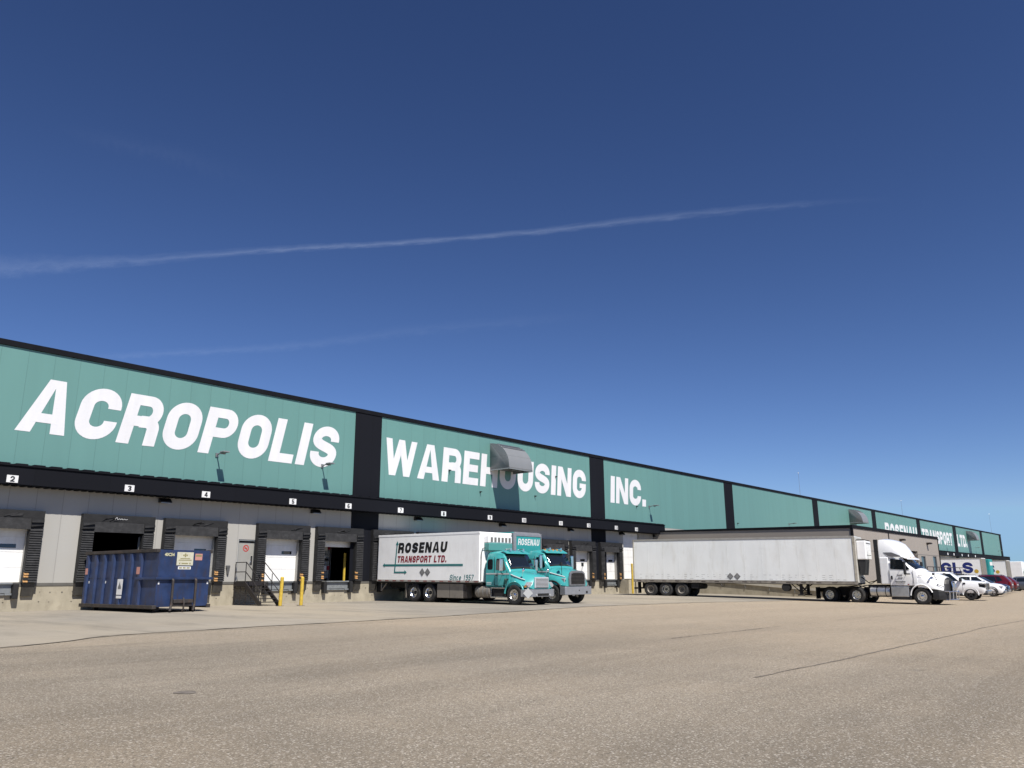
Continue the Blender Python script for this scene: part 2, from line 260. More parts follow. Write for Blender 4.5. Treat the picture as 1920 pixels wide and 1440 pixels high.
def glyph(ch, w, h, s):
    t = s*.86; S2 = s/2; T2 = t/2; out = []; P = lambda *q: out.append([[np.array(x) for x in q]])
    K = lambda pts, wd=s, closed=False: out.append(strip(pts, wd, closed))
    rx = w/2-S2; ry = min(h*.30, rx*.98)
    if ch == 'A':
        a = s*1.15; P((0, 0), (s*1.02, 0), (w/2+s*.12, h), (w/2-a/2, h)); P((w, 0), (w-s*1.02, 0), (w/2-s*.12, h), (w/2+a/2, h)); P((w*.22, h*.19), (w*.78, h*.19), (w*.72, h*.36), (w*.28, h*.36))
    elif ch in 'CG':
        ry = min(ry, h*.235)
        pts = [(w-S2, h*.62)] + arc(w/2, h-S2-ry, rx, ry, 0, 180) + arc(w/2, S2+ry, rx, ry, 180, 360) + [(w-S2, h*(.38 if ch == 'C' else .5))]
        K(pts)
        if ch == 'G': P((w*.52, h*.36), (w, h*.36), (w, h*.52), (w*.52, h*.52))
    elif ch in 'OQ': K(arc(w/2, h-S2-ry, rx, ry, 0, 180) + arc(w/2, S2+ry, rx, ry, 180, 360), s, True)
    elif ch in 'RPDB':
        P((0, 0), (s, 0), (s, h), (0, h))
        if ch == 'D':
            r = min(rx, h*.3); K([(S2, h-T2), (w-S2-r, h-T2)] + arc(w-S2-r, h-T2-r, r, r, 90, 0) + arc(w-S2-r, T2+r, r, r, 0, -90) + [(S2, T2)], s*.95)
        else:
            lo = h*.47; r = (h-T2-lo)/2; K([(S2, h-T2), (w-S2-r*.9, h-T2)] + arc(w-S2-r*.9, h-T2-r, r*.9, r, 90, -90) + [(S2, lo)], t)
            if ch == 'R': K([(w*.45, lo-.01)] + arc(w-S2-r*.7, lo-r*.7, r*.7, r*.7, 90, 0) + [(w-S2*.95, 0)], s*.98)
    elif ch == 'L': P((0, 0), (s, 0), (s, h), (0, h)); P((s*.9, 0), (w, 0), (w, t), (s*.9, t))
    elif ch == 'I': P((0, 0), (s, 0), (s, h), (0, h))
    elif ch == 'E':
        P((0, 0), (s, 0), (s, h), (0, h))
        for y in (0, h/2-T2, h-t): P((s*.9, y), (w*(.94 if 0 < y < h-t else 1), y), (w*(.94 if 0 < y < h-t else 1), y+t), (s*.9, y+t))
    elif ch == 'H': P((0, 0), (s, 0), (s, h), (0, h)); P((w-s, 0), (w, 0), (w, h), (w-s, h)); P((s*.9, h/2-T2), (w-s*.9, h/2-T2), (w-s*.9, h/2+T2), (s*.9, h/2+T2))
    elif ch == 'T': P((w/2-S2, 0), (w/2+S2, 0), (w/2+S2, h), (w/2-S2, h)); P((0, h-t), (w, h-t), (w, h), (0, h))
    elif ch == 'N': P((0, 0), (s*.9, 0), (s*.9, h), (0, h)); P((w-s*.9, 0), (w, 0), (w, h), (w-s*.9, h)); P((0, h), (s*1.05, h), (w, 0), (w-s*1.05, 0))
    elif ch == 'U': K([(S2, h)] + arc(w/2, S2+ry, rx, ry, 180, 360) + [(w-S2, h)])
    elif ch == 'W':
        k = s*.86
        P((0, h), (k, h), (w*.27+k*.5, 0), (w*.27-k*.5, 0)); P((w/2-k/2, h), (w/2+k/2, h), (w*.27+k*.55, 0), (w*.27-k*.45, 0))
        P((w/2-k/2, h), (w/2+k/2, h), (w*.73+k*.45, 0), (w*.73-k*.55, 0)); P((w-k, h), (w, h), (w*.73+k*.5, 0), (w*.73-k*.5, 0))
    elif ch == 'S':
        r = h*.5-S2-h*.172; cy1 = h-S2-r*1.0; cy0 = S2+r
        bz = [(S2, cy1), (S2, cy1-h*.20), (w-S2, cy0+h*.20), (w-S2, cy0)]
        mid = [tuple((1-t)**3*np.array(bz[0])+3*t*(1-t)**2*np.array(bz[1])+3*t*t*(1-t)*np.array(bz[2])+t**3*np.array(bz[3])) for t in [i/14 for i in range(1, 14)]]
        K([(w-S2, cy1-h*.03)] + arc(w/2, cy1, rx, r, 0, 180) + mid + arc(w/2, cy0, rx, r, 0, -180) + [(S2, cy0+h*.03)], s*.97)
    elif ch in '0': K(arc(w/2, h-S2-ry, rx, ry, 0, 180) + arc(w/2, S2+ry, rx, ry, 180, 360), s, True)
    elif ch == '1': P((w*.55-S2, 0), (w*.55+S2, 0), (w*.55+S2, h), (w*.55-S2, h)); P((w*.12, h*.70), (w*.55, h*.76), (w*.55, h), (w*.42, h*.86))
    elif ch == '2': K([(S2, h*.62)] + arc(w/2, h-S2-rx, rx, rx, 180, -25) + [(S2*1.3, T2)]); P((0, 0), (w, 0), (w, t), (0, t))
    elif ch == '3': K([(S2, h*.72)] + arc(w/2, h*.735, rx, h*.265-S2, 170, -80) + [(w*.42, h*.52)]); K([(w*.42, h*.53)] + arc(w/2, h*.275, rx, h*.275-S2, 80, -170))
    elif ch == '4': P((w*.55, 0), (w*.55+s, 0), (w*.55+s, h), (w*.55, h)); K([(w*.62, h*.94), (S2*.9, h*.30)]); P((0, h*.2), (w, h*.2), (w, h*.2+t), (0, h*.2+t))
    elif ch == '5': P((w*.1, h-t), (w*.95, h-t), (w*.95, h), (w*.1, h)); P((w*.1, h*.45), (w*.1+s, h*.45), (w*.1+s, h-t), (w*.1, h-t)); K([(w*.2, h*.54)] + arc(w/2, h*.32, rx, h*.32-S2, 80, -165))
    elif ch == '6': K(arc(w/2, S2+h*.2, rx, h*.2, 0, 360)[:-1], s, True); K([(S2, h*.32), (S2, h*.6)] + arc(w/2, h*.7, rx, h*.3-S2, 175, 30))
    elif ch == '9': K(arc(w/2, h-S2-h*.2, rx, h*.2, 0, 360)[:-1], s, True); K([(w-S2, h*.68), (w-S2, h*.4)] + arc(w/2, h*.3, rx, h*.3-S2, -5, -150))
    elif ch == '7': P((0, h-t), (w, h-t), (w, h), (0, h)); K([(w-S2, h-T2), (w*.36, 0)])
    elif ch == '8': K(arc(w/2, h*.73, rx*.92, h*.27-S2, 0, 360)[:-1], s, True); K(arc(w/2, h*.27, rx, h*.27-S2, 0, 360)[:-1], s, True)
    elif ch == 'i': P((0, 0), (s, 0), (s, h*.70), (0, h*.70)); P((0, h*.82), (s, h*.82), (s, h), (0, h))
    elif ch == 'n': P((0, 0), (s, 0), (s, h*.72), (0, h*.72)); K([(S2, h*.42)] + arc(w/2, h*.72-S2-rx, rx, rx, 180, 0) + [(w-S2, 0)])
    elif ch == 'c': K(arc(w/2, h*.36, rx, h*.36-S2, 40, 320))
    elif ch == 'e': K(arc(w/2, h*.36, rx, h*.36-S2, 0, 325)); P((S2, h*.31), (w-S2*.6, h*.31), (w-S2*.6, h*.31+t*.8), (S2, h*.31+t*.8))
    elif ch == '.': P((0, 0), (s, 0), (s, s), (0, s))
    return out
ADV = {'i': 0, 'n': .58, 'c': .55, 'e': .58, '1': .5, **{d: .60 for d in '0235679'}, '4': .64, '8': .6, 'A': .80, 'I': 0, 'W': 1.06, 'L': .60, 'E': .62, '.': 0, 'T': .68, ' ': .35}
def word(name, txt, org, U, V, N, h, width, material, parent, stem=.26, gap=.09, slant=0, wide=1.0, jit=0):
    """block lettering laid on a surface; org = lower left, U along, V up, N outward"""
    s = stem*h; ws = [(s if ADV.get(c, .73) == 0 else ADV.get(c, .73)*h*wide) for c in txt]
    tot = sum(ws)+gap*h*(len(txt)-1); kx = (width-math.tan(slant)*h)/tot if width else 1
    mb = MB(); x = 0; U, V, N, org = Vector(U), Vector(V), Vector(N), Vector(org); rr = random.Random(3)
    for c, w in zip(txt, ws):
        if c != ' ':
            for k, quads in enumerate(glyph(c, w*kx, h, s*kx if c in 'I.i' else s*(kx*.5+.5))):
                for iq, q in enumerate(quads):
                    vs = [org + U*(x*kx+p[0]+p[1]*math.tan(slant)) + V*(p[1] + (rr.uniform(-jit, jit) if jit else 0)) + N*(.004+.0012*k+.00004*iq) for p in q]
                    mb._add(vs, [(0, 1, 2, 3)])
        x += w+gap*h
    o = mb.build(name, material, parent)
    return o
def font_text(name, txt, org, U, V, N, h, width, material, parent, bold=.0, shear=0):
    cu = bpy.data.curves.new(name, 'FONT'); cu.body = txt; cu.size = 1; cu.offset = bold; cu.shear = shear; cu.resolution_u = 3
    t = bpy.data.objects.new(name, cu); C.objects.link(t); bpy.context.view_layer.update()
    me = bpy.data.meshes.new_from_object(t.evaluated_get(bpy.context.evaluated_depsgraph_get())); bpy.data.objects.remove(t)
    co = np.array([v.co[:] for v in me.vertices]); mn = co.min(0); mxx = co.max(0)
    kx = width/(mxx[0]-mn[0]) if width else h/(mxx[1]-mn[1]); ky = h/(mxx[1]-mn[1])
    U, V, N, org = Vector(U), Vector(V), Vector(N), Vector(org)
    for v in me.vertices: v.co = org + U*((v.co.x-mn[0])*kx) + V*((v.co.y-mn[1])*ky) + N*.006
    me.materials.clear(); me.materials.append(material)
    o = bpy.data.objects.new(name, me); C.objects.link(o)
    if parent: o.parent = parent
    return o
# ------------------------------------------------------------------ ground
def smooth01(t): t = max(0, min(1, t)); return t*t*(3-2*t)
def zg(x, y): return -.45*smooth01((-y-2)/24)*(.3+.7*smooth01((x-25)/30))
def nodes_of(m): m.use_nodes = True; return m.node_tree.nodes, m.node_tree.links, m.node_tree.nodes['Principled BSDF']
def ground_mat(name, base, base2, dust, speck, streak, joints=None, near=True):
    base, base2, dust = kc(name, base), kc(name, base2), kc(name, dust)
    m = bpy.data.materials.new(name); n, L, b = nodes_of(m); b.inputs['Roughness'].default_value = .92; b.inputs['Specular IOR Level'].default_value = .25
    tc = n.new('ShaderNodeTexCoord')
    def noise(scale, st=(1, 1, 1), det=6, ro=.6):
        mp = n.new('ShaderNodeMapping'); mp.inputs['Scale'].default_value = st; L.new(tc.outputs['Object'], mp.inputs[0])
        z = n.new('ShaderNodeTexNoise'); z.inputs['Scale'].default_value = scale; z.inputs['Detail'].default_value = det; z.inputs['Roughness'].default_value = ro; L.new(mp.outputs[0], z.inputs['Vector']); return z.outputs[0]
    def ramp(v, a, c, lo=0, hi=1):
        r = n.new('ShaderNodeMapRange'); r.inputs[1].default_value = a; r.inputs[2].default_value = c; r.inputs[3].default_value = lo; r.inputs[4].default_value = hi; L.new(v, r.inputs[0]); return r.outputs[0]
    def mix(f, a, c, mode='MIX'):
        x = n.new('ShaderNodeMix'); x.data_type = 'RGBA'; x.blend_type = mode
        for i, q in ((0, f), (6, a), (7, c)):
            if isinstance(q, (int, float)): x.inputs[i].default_value = q
            elif isinstance(q, tuple): x.inputs[i].default_value = (*q, 1)
            else: L.new(q, x.inputs[i])
        return x.outputs[2]
    c = mix(ramp(noise(.16, det=5), .36, .64), base, base2)
    c = mix(ramp(noise(.07, (1, .5, 1), 4), .48, .68, 0, .75), c, dust)
    # tyre-swept bands, long in x (yard) or y (apron)
    c = mix(ramp(noise(1.0, streak, 5, .62), .52, .72, 0, .46 if speck > .4 else .6), c, tuple(.55*x for x in base))
    c = mix(ramp(noise(1.7, tuple(v*1.4 for v in streak), 4, .6), .56, .74, 0, .32), c, tuple(min(1, 1.28*x) for x in base2))
    if speck > .4:   # broad sweeping tyre lanes of trucks backing towards the docks, darker patches and grit
        for (sc_, rotz, lo, hi, amt, dk) in (((.035, .42, 1), .32, .52, .66, .5, .66), ((.03, .30, 1), -.22, .56, .68, .38, .72), ((.22, .16, 1), .9, .60, .72, .35, .7)):
            mp = n.new('ShaderNodeMapping'); mp.inputs['Scale'].default_value = sc_; mp.inputs['Rotation'].default_value = (0, 0, rotz); L.new(tc.outputs['Object'], mp.inputs[0])
            dn = n.new('ShaderNodeTexNoise'); dn.inputs['Scale'].default_value = 1.0; dn.inputs['Detail'].default_value = 7; dn.inputs['Distortion'].default_value = .6; L.new(mp.outputs[0], dn.inputs['Vector'])
            c = mix(ramp(dn.outputs[0], lo, hi, 0, amt), c, tuple(dk*x for x in base))
    if joints:
        sp = n.new('ShaderNodeSeparateXYZ'); L.new(tc.outputs['Object'], sp.inputs[0])
        for ax, pit in joints:
            d = n.new('ShaderNodeMath'); d.operation = 'DIVIDE'; d.inputs[1].default_value = pit; L.new(sp.outputs[ax], d.inputs[0])
            fr = n.new('ShaderNodeMath'); fr.operation = 'FRACT'; L.new(d.outputs[0], fr.inputs[0])
            lt = n.new('ShaderNodeMath'); lt.operation = 'LESS_THAN'; lt.inputs[1].default_value = .03/pit; L.new(fr.outputs[0], lt.inputs[0])
            mm = n.new('ShaderNodeMath'); mm.operation = 'MULTIPLY'; mm.inputs[1].default_value = .5; L.new(lt.outputs[0], mm.inputs[0])
            c = mix(mm.outputs[0], c, (.10, .09, .08))
    if speck > .4:
        s3 = n.new('ShaderNodeSeparateXYZ'); L.new(tc.outputs['Object'], s3.inputs[0])
        wob = noise(.35, det=6)
        def off(o, k):
            a = n.new('ShaderNodeMath'); a.operation = 'MULTIPLY_ADD'; L.new(wob, a.inputs[0]); a.inputs[1].default_value = k; L.new(o, a.inputs[2]); return a.outputs[0]
        # tan dust carried over the middle of the yard, and an older darker lane at the left with an irregular edge
        c = mix(ramp(off(s3.outputs[0], 14), 15, 36, 0, .72), c, dust)
        c = mix(ramp(off(s3.outputs[0], 1.6), 5.6, 6.1, .20, 0), c, tuple(.62*x for x in base))
        c = mix(ramp(off(s3.outputs[1], 2.2), -31.8, -32.6, 0, .22), c, tuple(.68*x for x in base))
    # dark drips
    vd = n.new('ShaderNodeTexVoronoi'); vd.inputs['Scale'].default_value = .55; L.new(tc.outputs['Object'], vd.inputs['Vector'])
    c = mix(ramp(vd.outputs['Distance'], .035, .07, .45, 0), c, tuple(.35*x for x in base))
    # aggregate
    fine = noise(62, det=3, ro=.8); fine2 = noise(230, det=2, ro=.7)
    c = mix(speck, c, mix(ramp(fine, .33, .67), (.30, .30, .30), (.74, .73, .71)), 'OVERLAY')
    c = mix(speck*1.1, c, mix(ramp(fine2, .32, .68), (.16, .155, .15), (.86, .85, .83)), 'OVERLAY')
    vo = n.new('ShaderNodeTexVoronoi'); vo.inputs['Scale'].default_value = 70; L.new(tc.outputs['Object'], vo.inputs['Vector'])
    wn = n.new('ShaderNodeSeparateColor'); L.new(vo.outputs['Color'], wn.inputs[0])
    st = ramp(wn.outputs[0], .86, .93); c = mix(st if speck > .4 else 0.0, c, mix(.5, c, (.62, .58, .52)))
    st2 = ramp(wn.outputs[1], .88, .94, 0, .8); c = mix(st2 if speck > .4 else 0.0, c, tuple(.45*x for x in base))
    L.new(c, b.inputs['Base Color'])
    bp = n.new('ShaderNodeBump'); bp.inputs['Strength'].default_value = .55 if speck > .4 else .2; bp.inputs['Distance'].default_value = .008
    ad = n.new('ShaderNodeMath'); L.new(fine, ad.inputs[0]); L.new(fine2, ad.inputs[1]); L.new(ad.outputs[0], bp.inputs['Height']); L.new(bp.outputs[0], b.inputs['Normal'])
    return m
m_asph = ground_mat('asphalt', (.262, .229, .186), (.328, .286, .232), (.450, .370, .275), .74, (.10, .75, 1))
m_apron = ground_mat('concrete_apron', (.29, .266, .23), (.38, .346, .296), (.46, .395, .30), .2, (.55, .13, 1), joints=[(0, 5.2), (1, 5.4)])
m_tar = mat('tar_seam', (.175, .15, .125), .9, 0, .4, 6)
xs = [-3000, -600, -200, -80] + [-50+1.5*i for i in range(140)] + [175, 210, 260, 400, 900, 3500]
ys = [-3000, -500, -150, -70] + [-50+1.5*i for i in range(36)] + [40, 300, 1500, 4000]
mb = MB(); mb._add([(x, y, zg(x, y)) for y in ys for x in xs], [(j*len(xs)+i, j*len(xs)+i+1, (j+1)*len(xs)+i+1, (j+1)*len(xs)+i) for j in range(len(ys)-1) for i in range(len(xs)-1)])
g = mb.build('asphalt_yard', m_asph, smooth=60); struct(g)
axs = [x for x in xs if -35 <= x <= 64]; ays = [y for y in ys if -15 <= y <= 1.5]
def edge_y(x):
    if x < 6: return -18.6-.15*(6-x)
    pts = [(6, -18.6), (7.5, -18.0), (9.2, -16.8), (12, -16.5), (20, -16.3), (26, -15.6), (33, -14.3), (44, -14.1), (56, -16.0), (70, -18)]
    for (a, b), (c, d) in zip(pts, pts[1:]):
        if x <= c: return b+(d-b)*(x-a)/(c-a)
    return -18
mb = MB(); vs = []
rows = len(ays)+3
aw = [axs[0]+.5*i for i in range(int((axs[-1]-axs[0])/.5)+1)]
for x in aw:
    e = edge_y(x)+random.uniform(-.09, .09)
    col = [e, e+.35, e*.5-7.4] + [y for y in ays if y > -14.8]
    col = [e + (1.2-e)*k/24 for k in range(25)]
    for y in col: vs.append((x, y, zg(x, y)+.012))
nn = 25
mb._add(vs, [(i*nn+j, (i+1)*nn+j, (i+1)*nn+j+1, i*nn+j+1) for i in range(len(aw)-1) for j in range(nn-1)])
struct(mb.build('concrete_apron', m_apron, smooth=60))
def seam_strip(name, pts, w, m, wob=.05, z=.006, step=.25):
    mb = MB(); L = []; rr = random.Random(len(pts)+int(w*100))
    for (a, b) in zip(pts, pts[1:]):
        n = max(2, int(math.dist(a, b)/step))
        for i in range(n): L.append((a[0]+(b[0]-a[0])*i/n, a[1]+(b[1]-a[1])*i/n))
    q = []; off = 0
    for (x, y) in L:
        off = off*.8+rr.uniform(-wob, wob); ww = w*rr.uniform(.35, 1.4)
        q += [(x, y+off-ww/2, zg(x, y)+z), (x, y+off+ww/2, zg(x, y)+z)]
    mb._add(q, [(2*i, 2*i+2, 2*i+3, 2*i+1) for i in range(len(L)-1)])
    return struct(mb.build(name, m))
seam_strip('tar_seam', [(11.3, -32.55), (16, -32.65), (24, -32.7), (40, -32.75), (75, -32.8)], .034, m_tar, .02)
seam_strip('tar_seam', [(17.2, -27.88), (23.5, -27.97)], .036, m_tar, .02)
seam_strip('tar_seam', [(28, -28.0), (41, -28.1)], .03, m_tar, .02)
seam_strip('apron_edge_seam', [(x, edge_y(x)-.05) for x in (-30, 0, 6, 7.5, 9.2, 12, 20, 26, 33, 44, 56)], .06, mat('edge_tar', (.27, .237, .20), .9, 0, .5, 3), .05, .017)
mb = MB(); ring = [(5.42+.13*math.cos(a)*(1+.2*math.sin(3*a)), -27.68+.16*math.sin(a), zg(5.4, -27.7)+.006) for a in [2*PI*i/18 for i in range(18)]]
mb._add(ring, [tuple(range(18))]); struct(mb.build('oil_stain', mat('oil_stain', (.185, .16, .135), .85, 0, .5, 9)))
# ------------------------------------------------------------------ warehouse
WX0, WX1 = -32.0, 228.0
WH = thing('warehouse', 'long green and charcoal warehouse with painted lettering and a row of loading docks', 'warehouse', (0, 0, 0))
TOP = 11.05
MB().box(WX0, WX1, 0, .3, 5.75, TOP).build('upper_wall', m_teal, WH, 0)
cols = [(5.3, 7.3), (29.7, 31.74), (54.05, 56.1), (78.6, 80.6), (103.77, 105.6), (127.91, 129.8), (152.66, 154.9), (178.85, 181.5), (203.88, 206.2), (225.6, 228.03)]
for i, (a, b) in enumerate(cols):
    MB().box(a, b, -.03, -.002, 1.15 if i < 5 else 4.0, TOP-.003).build('pilaster', m_navy, WH)
MB().box(WX0-.05, WX1+.08, -.07, .5, TOP, 11.3).build('parapet_cap', m_black, WH, .01)
MB().box(WX0, WX1, .31, 70, 10.6, 10.8).build('roof', m_grey, WH)
MB().box(WX0, WX1, 69.7, 70, 0, 10.6).box(WX0, WX0+.3, .31, 69.69, 0, 10.59).build('back_wall', m_grey, WH)
MB().box(WX1-.3, WX1, .31, 69.69, 0, 10.59).build('end_wall', m_teal, WH)
MB().box(WX0+.31, WX1-.31, .35, 69.6, 1.0, 1.165).build('warehouse_floor', m_inner, WH)
DOCK = {1: 7.4, 2: 11.56, 3: 16.36, 4: 20.1, 5: 25.1, 6: 28.83, 7: 32.8, 8: 36.47, 9: 40.92, 10: 44.58, 11: 48.95, 12: 52.6, 13: 56.57}
OW = 1.28   # half opening
DH = 3.75
# lower wall in pieces round the openings
op = sorted([(c-OW, c+OW, 1.17, DH) for c in DOCK.values()] + [(22.55, 23.55, 1.17, 3.27), (58.75, 61.3, 1.2, 5.05)])
mb = MB(); x = WX0
for a, b, z0, z1 in op:
    mb.box(x, a, 0, .3, 1.15, 5.74); mb.box(a, b, 0, .3, z1, 5.74); x = b
mb.box(x, WX1, 0, .3, 1.15, 5.74)
mb.build('lower_wall', m_grey, WH)
mb = MB(); rr = random.Random(5)
mb.box(WX0, WX1, .012, .34, -.4, 1.148)
for i in range(150):                                                    # form-tie marks
    xx = -5+i*.45+rr.uniform(-.04, .04)
    for zz in (.38, .78):
        if rr.random() < .6: mb.cyl((xx, .0115, zz+rr.uniform(-.02, .02)), (xx, .008, zz), rr.uniform(.018, .035), n=7, mi=1)
mb.build('foundation', [m_conc, mat('tie_hole', (.14, .12, .10), .9)], WH)
MB().box(WX0, 63.6, -.012, .011, 1.03, 1.149).build('base_flashing', mat('flashing', (.20, .19, .17), .5, .3, .1, 4), WH)
def canopy(x0, x1, p=.75):
    zt, zb = 5.93, 5.12
    mb = MB(); mb.box(x0, x1, -p, -p+.06, zb, zt-.17)          # fascia board
    mb.box(x0, x1, -p-.05, -p+.07, zt-.06, zt-.02)             # eave trim
    mb.prism([(-p-.05, zt-.015), (-.001, zt+.0), (-.001, zt+.03), (-p-.05, zt+.005)], x0, x1, 'x')
    x = x0+.1
    while x < x1-.5: mb.box(x, x+.44, -p-.049, -.3, zt+.006, zt+.05); x += .67   # roof ribs, the wall glints through between them
    mb.box(x0, x0+.05, -p+.061, -.001, zb, zt-.05); mb.box(x1-.05, x1, -p+.061, -.001, zb, zt-.05)
    x = x0+.1
    while x < min(x1, 70):                                     # deck ribs under the eave and along the soffit
        mb.box(x, x+.16, -p+.02, -.004, zb-.035, zb-.002, 1); x += .31
    mb.box(x0, x1, -p+.004, -.004, zt-.17, zt-.062, 1)
    c = mb.build('canopy', [m_navy2, m_black], WH)
    MB().box(x0, x1, -p+.062, -.002, zb, zb+.04).build('soffit', m_black, c)
    return c
m_navy2 = seam_mat('canopy_fascia', (.0072, .008, .0125), 3.1, .7, wid=.015, rough=.75, panelvar=.08, spec=.15)
canopy(WX0, 64.6); canopy(160.0, 231.5)
def lettering(txt, x0, x1, zb=7.48, h=2.38, **k):
    o = word('lettering', txt, (x0, -.004, zb), (1, 0, 0), (0, 0, 1), (0, -1, 0), h, x1-x0, m_letter, WH, **k); return o
lettering('ACROPOLIS', 11.62, 28.72, 7.47, 2.42, stem=.24, gap=.085, slant=R(11.5))['label'] = 'white ACROPOLIS lettering'
lettering('WAREHOUSING', 31.98, 53.55, 7.52, 2.30, stem=.24, gap=.085, slant=R(4.5))['label'] = 'white WAREHOUSING lettering'
lettering('INC.', 57.0, 62.9, 7.48, 2.28, stem=.24, gap=.085, slant=R(4.5))['label'] = 'white INC. lettering'
lettering('ROSENAU', 134.0, 152.3, 7.2, 2.4, stem=.24, gap=.12, slant=R(3))['label'] = 'white ROSENAU lettering'
lettering('TRANSPORT', 155.5, 177.6, 7.2, 2.4, stem=.24, gap=.12, slant=R(3))['label'] = 'white TRANSPORT lettering'
lettering('LTD.', 180.9+.9, 190.2, 7.2, 2.4, stem=.24, gap=.12, slant=R(3))['label'] = 'white LTD. lettering'
# ---- dock doors
def dock(n, cx, state):
    door_y = .30
    mb = MB()
    if state == 'closed':
        z = 1.175
        while z < DH-.02:
            z1 = min(z+.62, DH-.004); mb.box(cx-OW+.004, cx+OW-.004, door_y-.02, door_y+.04, z, z1-.012); z = z1
        mb.box(cx-OW+.004, cx+OW-.004, door_y+.0, door_y+.035, 1.175, DH-.006)
    elif state == 'half':
        for z in (3.05, 3.4): mb.box(cx-OW+.004, cx+OW-.004, door_y-.02, door_y+.04, z, z+.34)
        mb.box(cx-OW+.004, cx+OW-.004, door_y, door_y+.035, 3.05, DH-.006)
    else:
        mb.box(cx-OW+.004, cx+OW-.004, door_y+.02, door_y+.08, 3.5, DH-.006)
    d = mb.build('dock_door', m_white, WH, .006)
    if state == 'closed':
        MB().box(cx+.22, cx+.84, door_y-.035, door_y-.021, 2.58, 2.74).build('window', m_glass, d, .01)
    # tracks
    for s in (-1, 1):
        xa = cx+s*(OW-.10)
        MB().box(xa-.045, xa+.045, .0, door_y-.04, 1.172, 3.2).build('door_track', m_grey, d)
    # seal pads with pleats
    for s in (-1, 1):
        xo = cx+s*1.62; xi = cx+s*1.10; a, b = min(xo, xi), max(xo, xi)
        mb = MB(); mb.box(a, b, -.24, -.004, 1.18, 3.42, 0)
        N = 22; dz = 2.2/N
        for k in range(N):
            z = 1.19+k*dz; yo = -.245
            w0 = .0 if s > 0 else .0
            amber = k < 5
            poly = [(yo, z), (yo-.075, z-.012), (yo-.068, z+.028), (yo-.006, z+dz*.96)]
            if amber:
                xm = xi + s*.17; mb.prism(poly, min(xi, xm), max(xi, xm), 'x', 1 if (k+n) % 3 else 0); mb.prism(poly, min(xm, xo)+.001, max(xm, xo)-.001, 'x', 2)
            else: mb.prism(poly, a+.02, b-.005, 'x', 2)
        mb.build('seal_pad', [m_vinyl, m_amber, m_vinyl2], d)
        # steel guard under the pad
        mb = MB(); xi2 = cx+s*1.13
        mb.prism([(-.22, 1.165), (-.01, 1.165), (-.01, .62), (-.10, .62)], min(xo, xi2)+.02, max(xo, xi2)-.02, 'x')
        mb.build('pad_guard', m_dirtyg, d)
        MB().box(min(cx+s*1.0, cx+s*.80), max(cx+s*1.0, cx+s*.80), -.26, .008, .52, 1.12).build('dock_bumper', m_dark, d, .015)
    mb = MB(); mb.box(cx-1.62, cx+1.62, -.27, -.004, 3.80, 4.12, 0)
    mb.prism([(-.30, 3.34), (-.235, 3.34), (-.235, 3.795), (-.265, 3.795)], cx-1.12, cx+1.12, 'x', 1)
    mb.box(cx-1.62, cx-1.13, -.29, -.004, 3.43, 3.795, 0); mb.box(cx+1.13, cx+1.62, -.29, -.004, 3.43, 3.795, 0)
    rr = random.Random(n)
    for s in (-1, 1):    # folded corners
        xx = cx+s*1.36; q = rr.uniform(-.03, .03)
        mb.prism([(xx-.24, 3.60+q), (xx+.24, 3.66-q), (xx+.24, 3.73), (xx-.24, 3.70)], -.36, -.291, 'y', 1)
        mb.prism([(xx-.24, 3.45), (xx+.24, 3.50+q), (xx+.24, 3.55), (xx-.24, 3.53)], -.35, -.291, 'y', 0)
    for k in range(3):   # torn flaps / creases on the header
        xx = cx+rr.uniform(-.9, .7); mb.prism([(xx, 3.84), (xx+rr.uniform(.25, .6), 3.9+rr.uniform(-.06, .12)), (xx+.5, 4.02), (xx+.05, 3.9)], -.30, -.271, 'y', 1)
    mb.build('head_curtain', [m_vinyl, m_vinyl2], d)
    # leveller pit
    mb = MB(); mb.box(cx-.78, cx+.78, -.16, .2, 1.10, 1.168); mb.box(cx-.78, cx+.78, -.045, .008, .74, 1.095); mb.box(cx-.80, cx-.55, -.12, .0, .66, .735); mb.box(cx+.55, cx+.80, -.12, .0, .66, .735); mb.box(cx-.54, cx+.54, -.075, .0, .66, .71)
    mb.build('dock_leveller', m_steelp, d, .008)
    return d
m_dirtyg = mat('scuffed_dark_steel', (.075, .07, .062), .6, .2, .3, 5)
state = {3: 'open', 6: 'half'}
for n, cx in DOCK.items():
    dock(n, cx, state.get(n, 'closed'))
# tall drive-in door beside dock 13
mb = MB(); z = 1.2
while z < 5.03:
    mb.box(58.76, 61.29, .16, .24, z, min(z+.6, 5.04)-.012); z += .6
mb.box(58.76, 61.29, .19, .235, 1.2, 5.04)
MB_ = mb.build('tall_door', m_white, WH, .006)
# man door
dr = MB().box(22.59, 23.51, .10, .15, 1.18, 3.12).build('man_door', mat('door_grey', (.40, .39, .36), .5, 0, .05, 3), WH, .004)
MB().box(22.55, 22.59, .02, .2, 1.18, 3.2).box(23.51, 23.55, .02, .2, 1.18, 3.2).box(22.55, 23.55, .02, .2, 3.2, 3.268).build('door_frame', m_steelp, dr)
MB().cyl((23.39, .1, 2.14), (23.39, .04, 2.14), .03, n=10).box(23.27, 23.42, .03, .045, 2.11, 2.145).box(23.35, 23.45, .08, .099, 2.0, 2.45).build('handle', m_alum, dr)
# red round no-smoking style sticker on the door
mb = MB()
for q in strip(arc(23.05, 2.83, .15, .15, 0, 360, 20)[:-1], .05, True): mb._add([(p[0], .094, p[1]) for p in q], [(0, 1, 2, 3)])
for q in strip([(22.94, 2.94), (23.16, 2.72)], .04): mb._add([(p[0], .092, p[1]) for p in q], [(0, 1, 2, 3)])
mb.box(22.97, 23.13, .093, .097, 2.80, 2.86)
mb.build('door_sticker', mat('sticker_red', (.55, .07, .06), .5), dr)
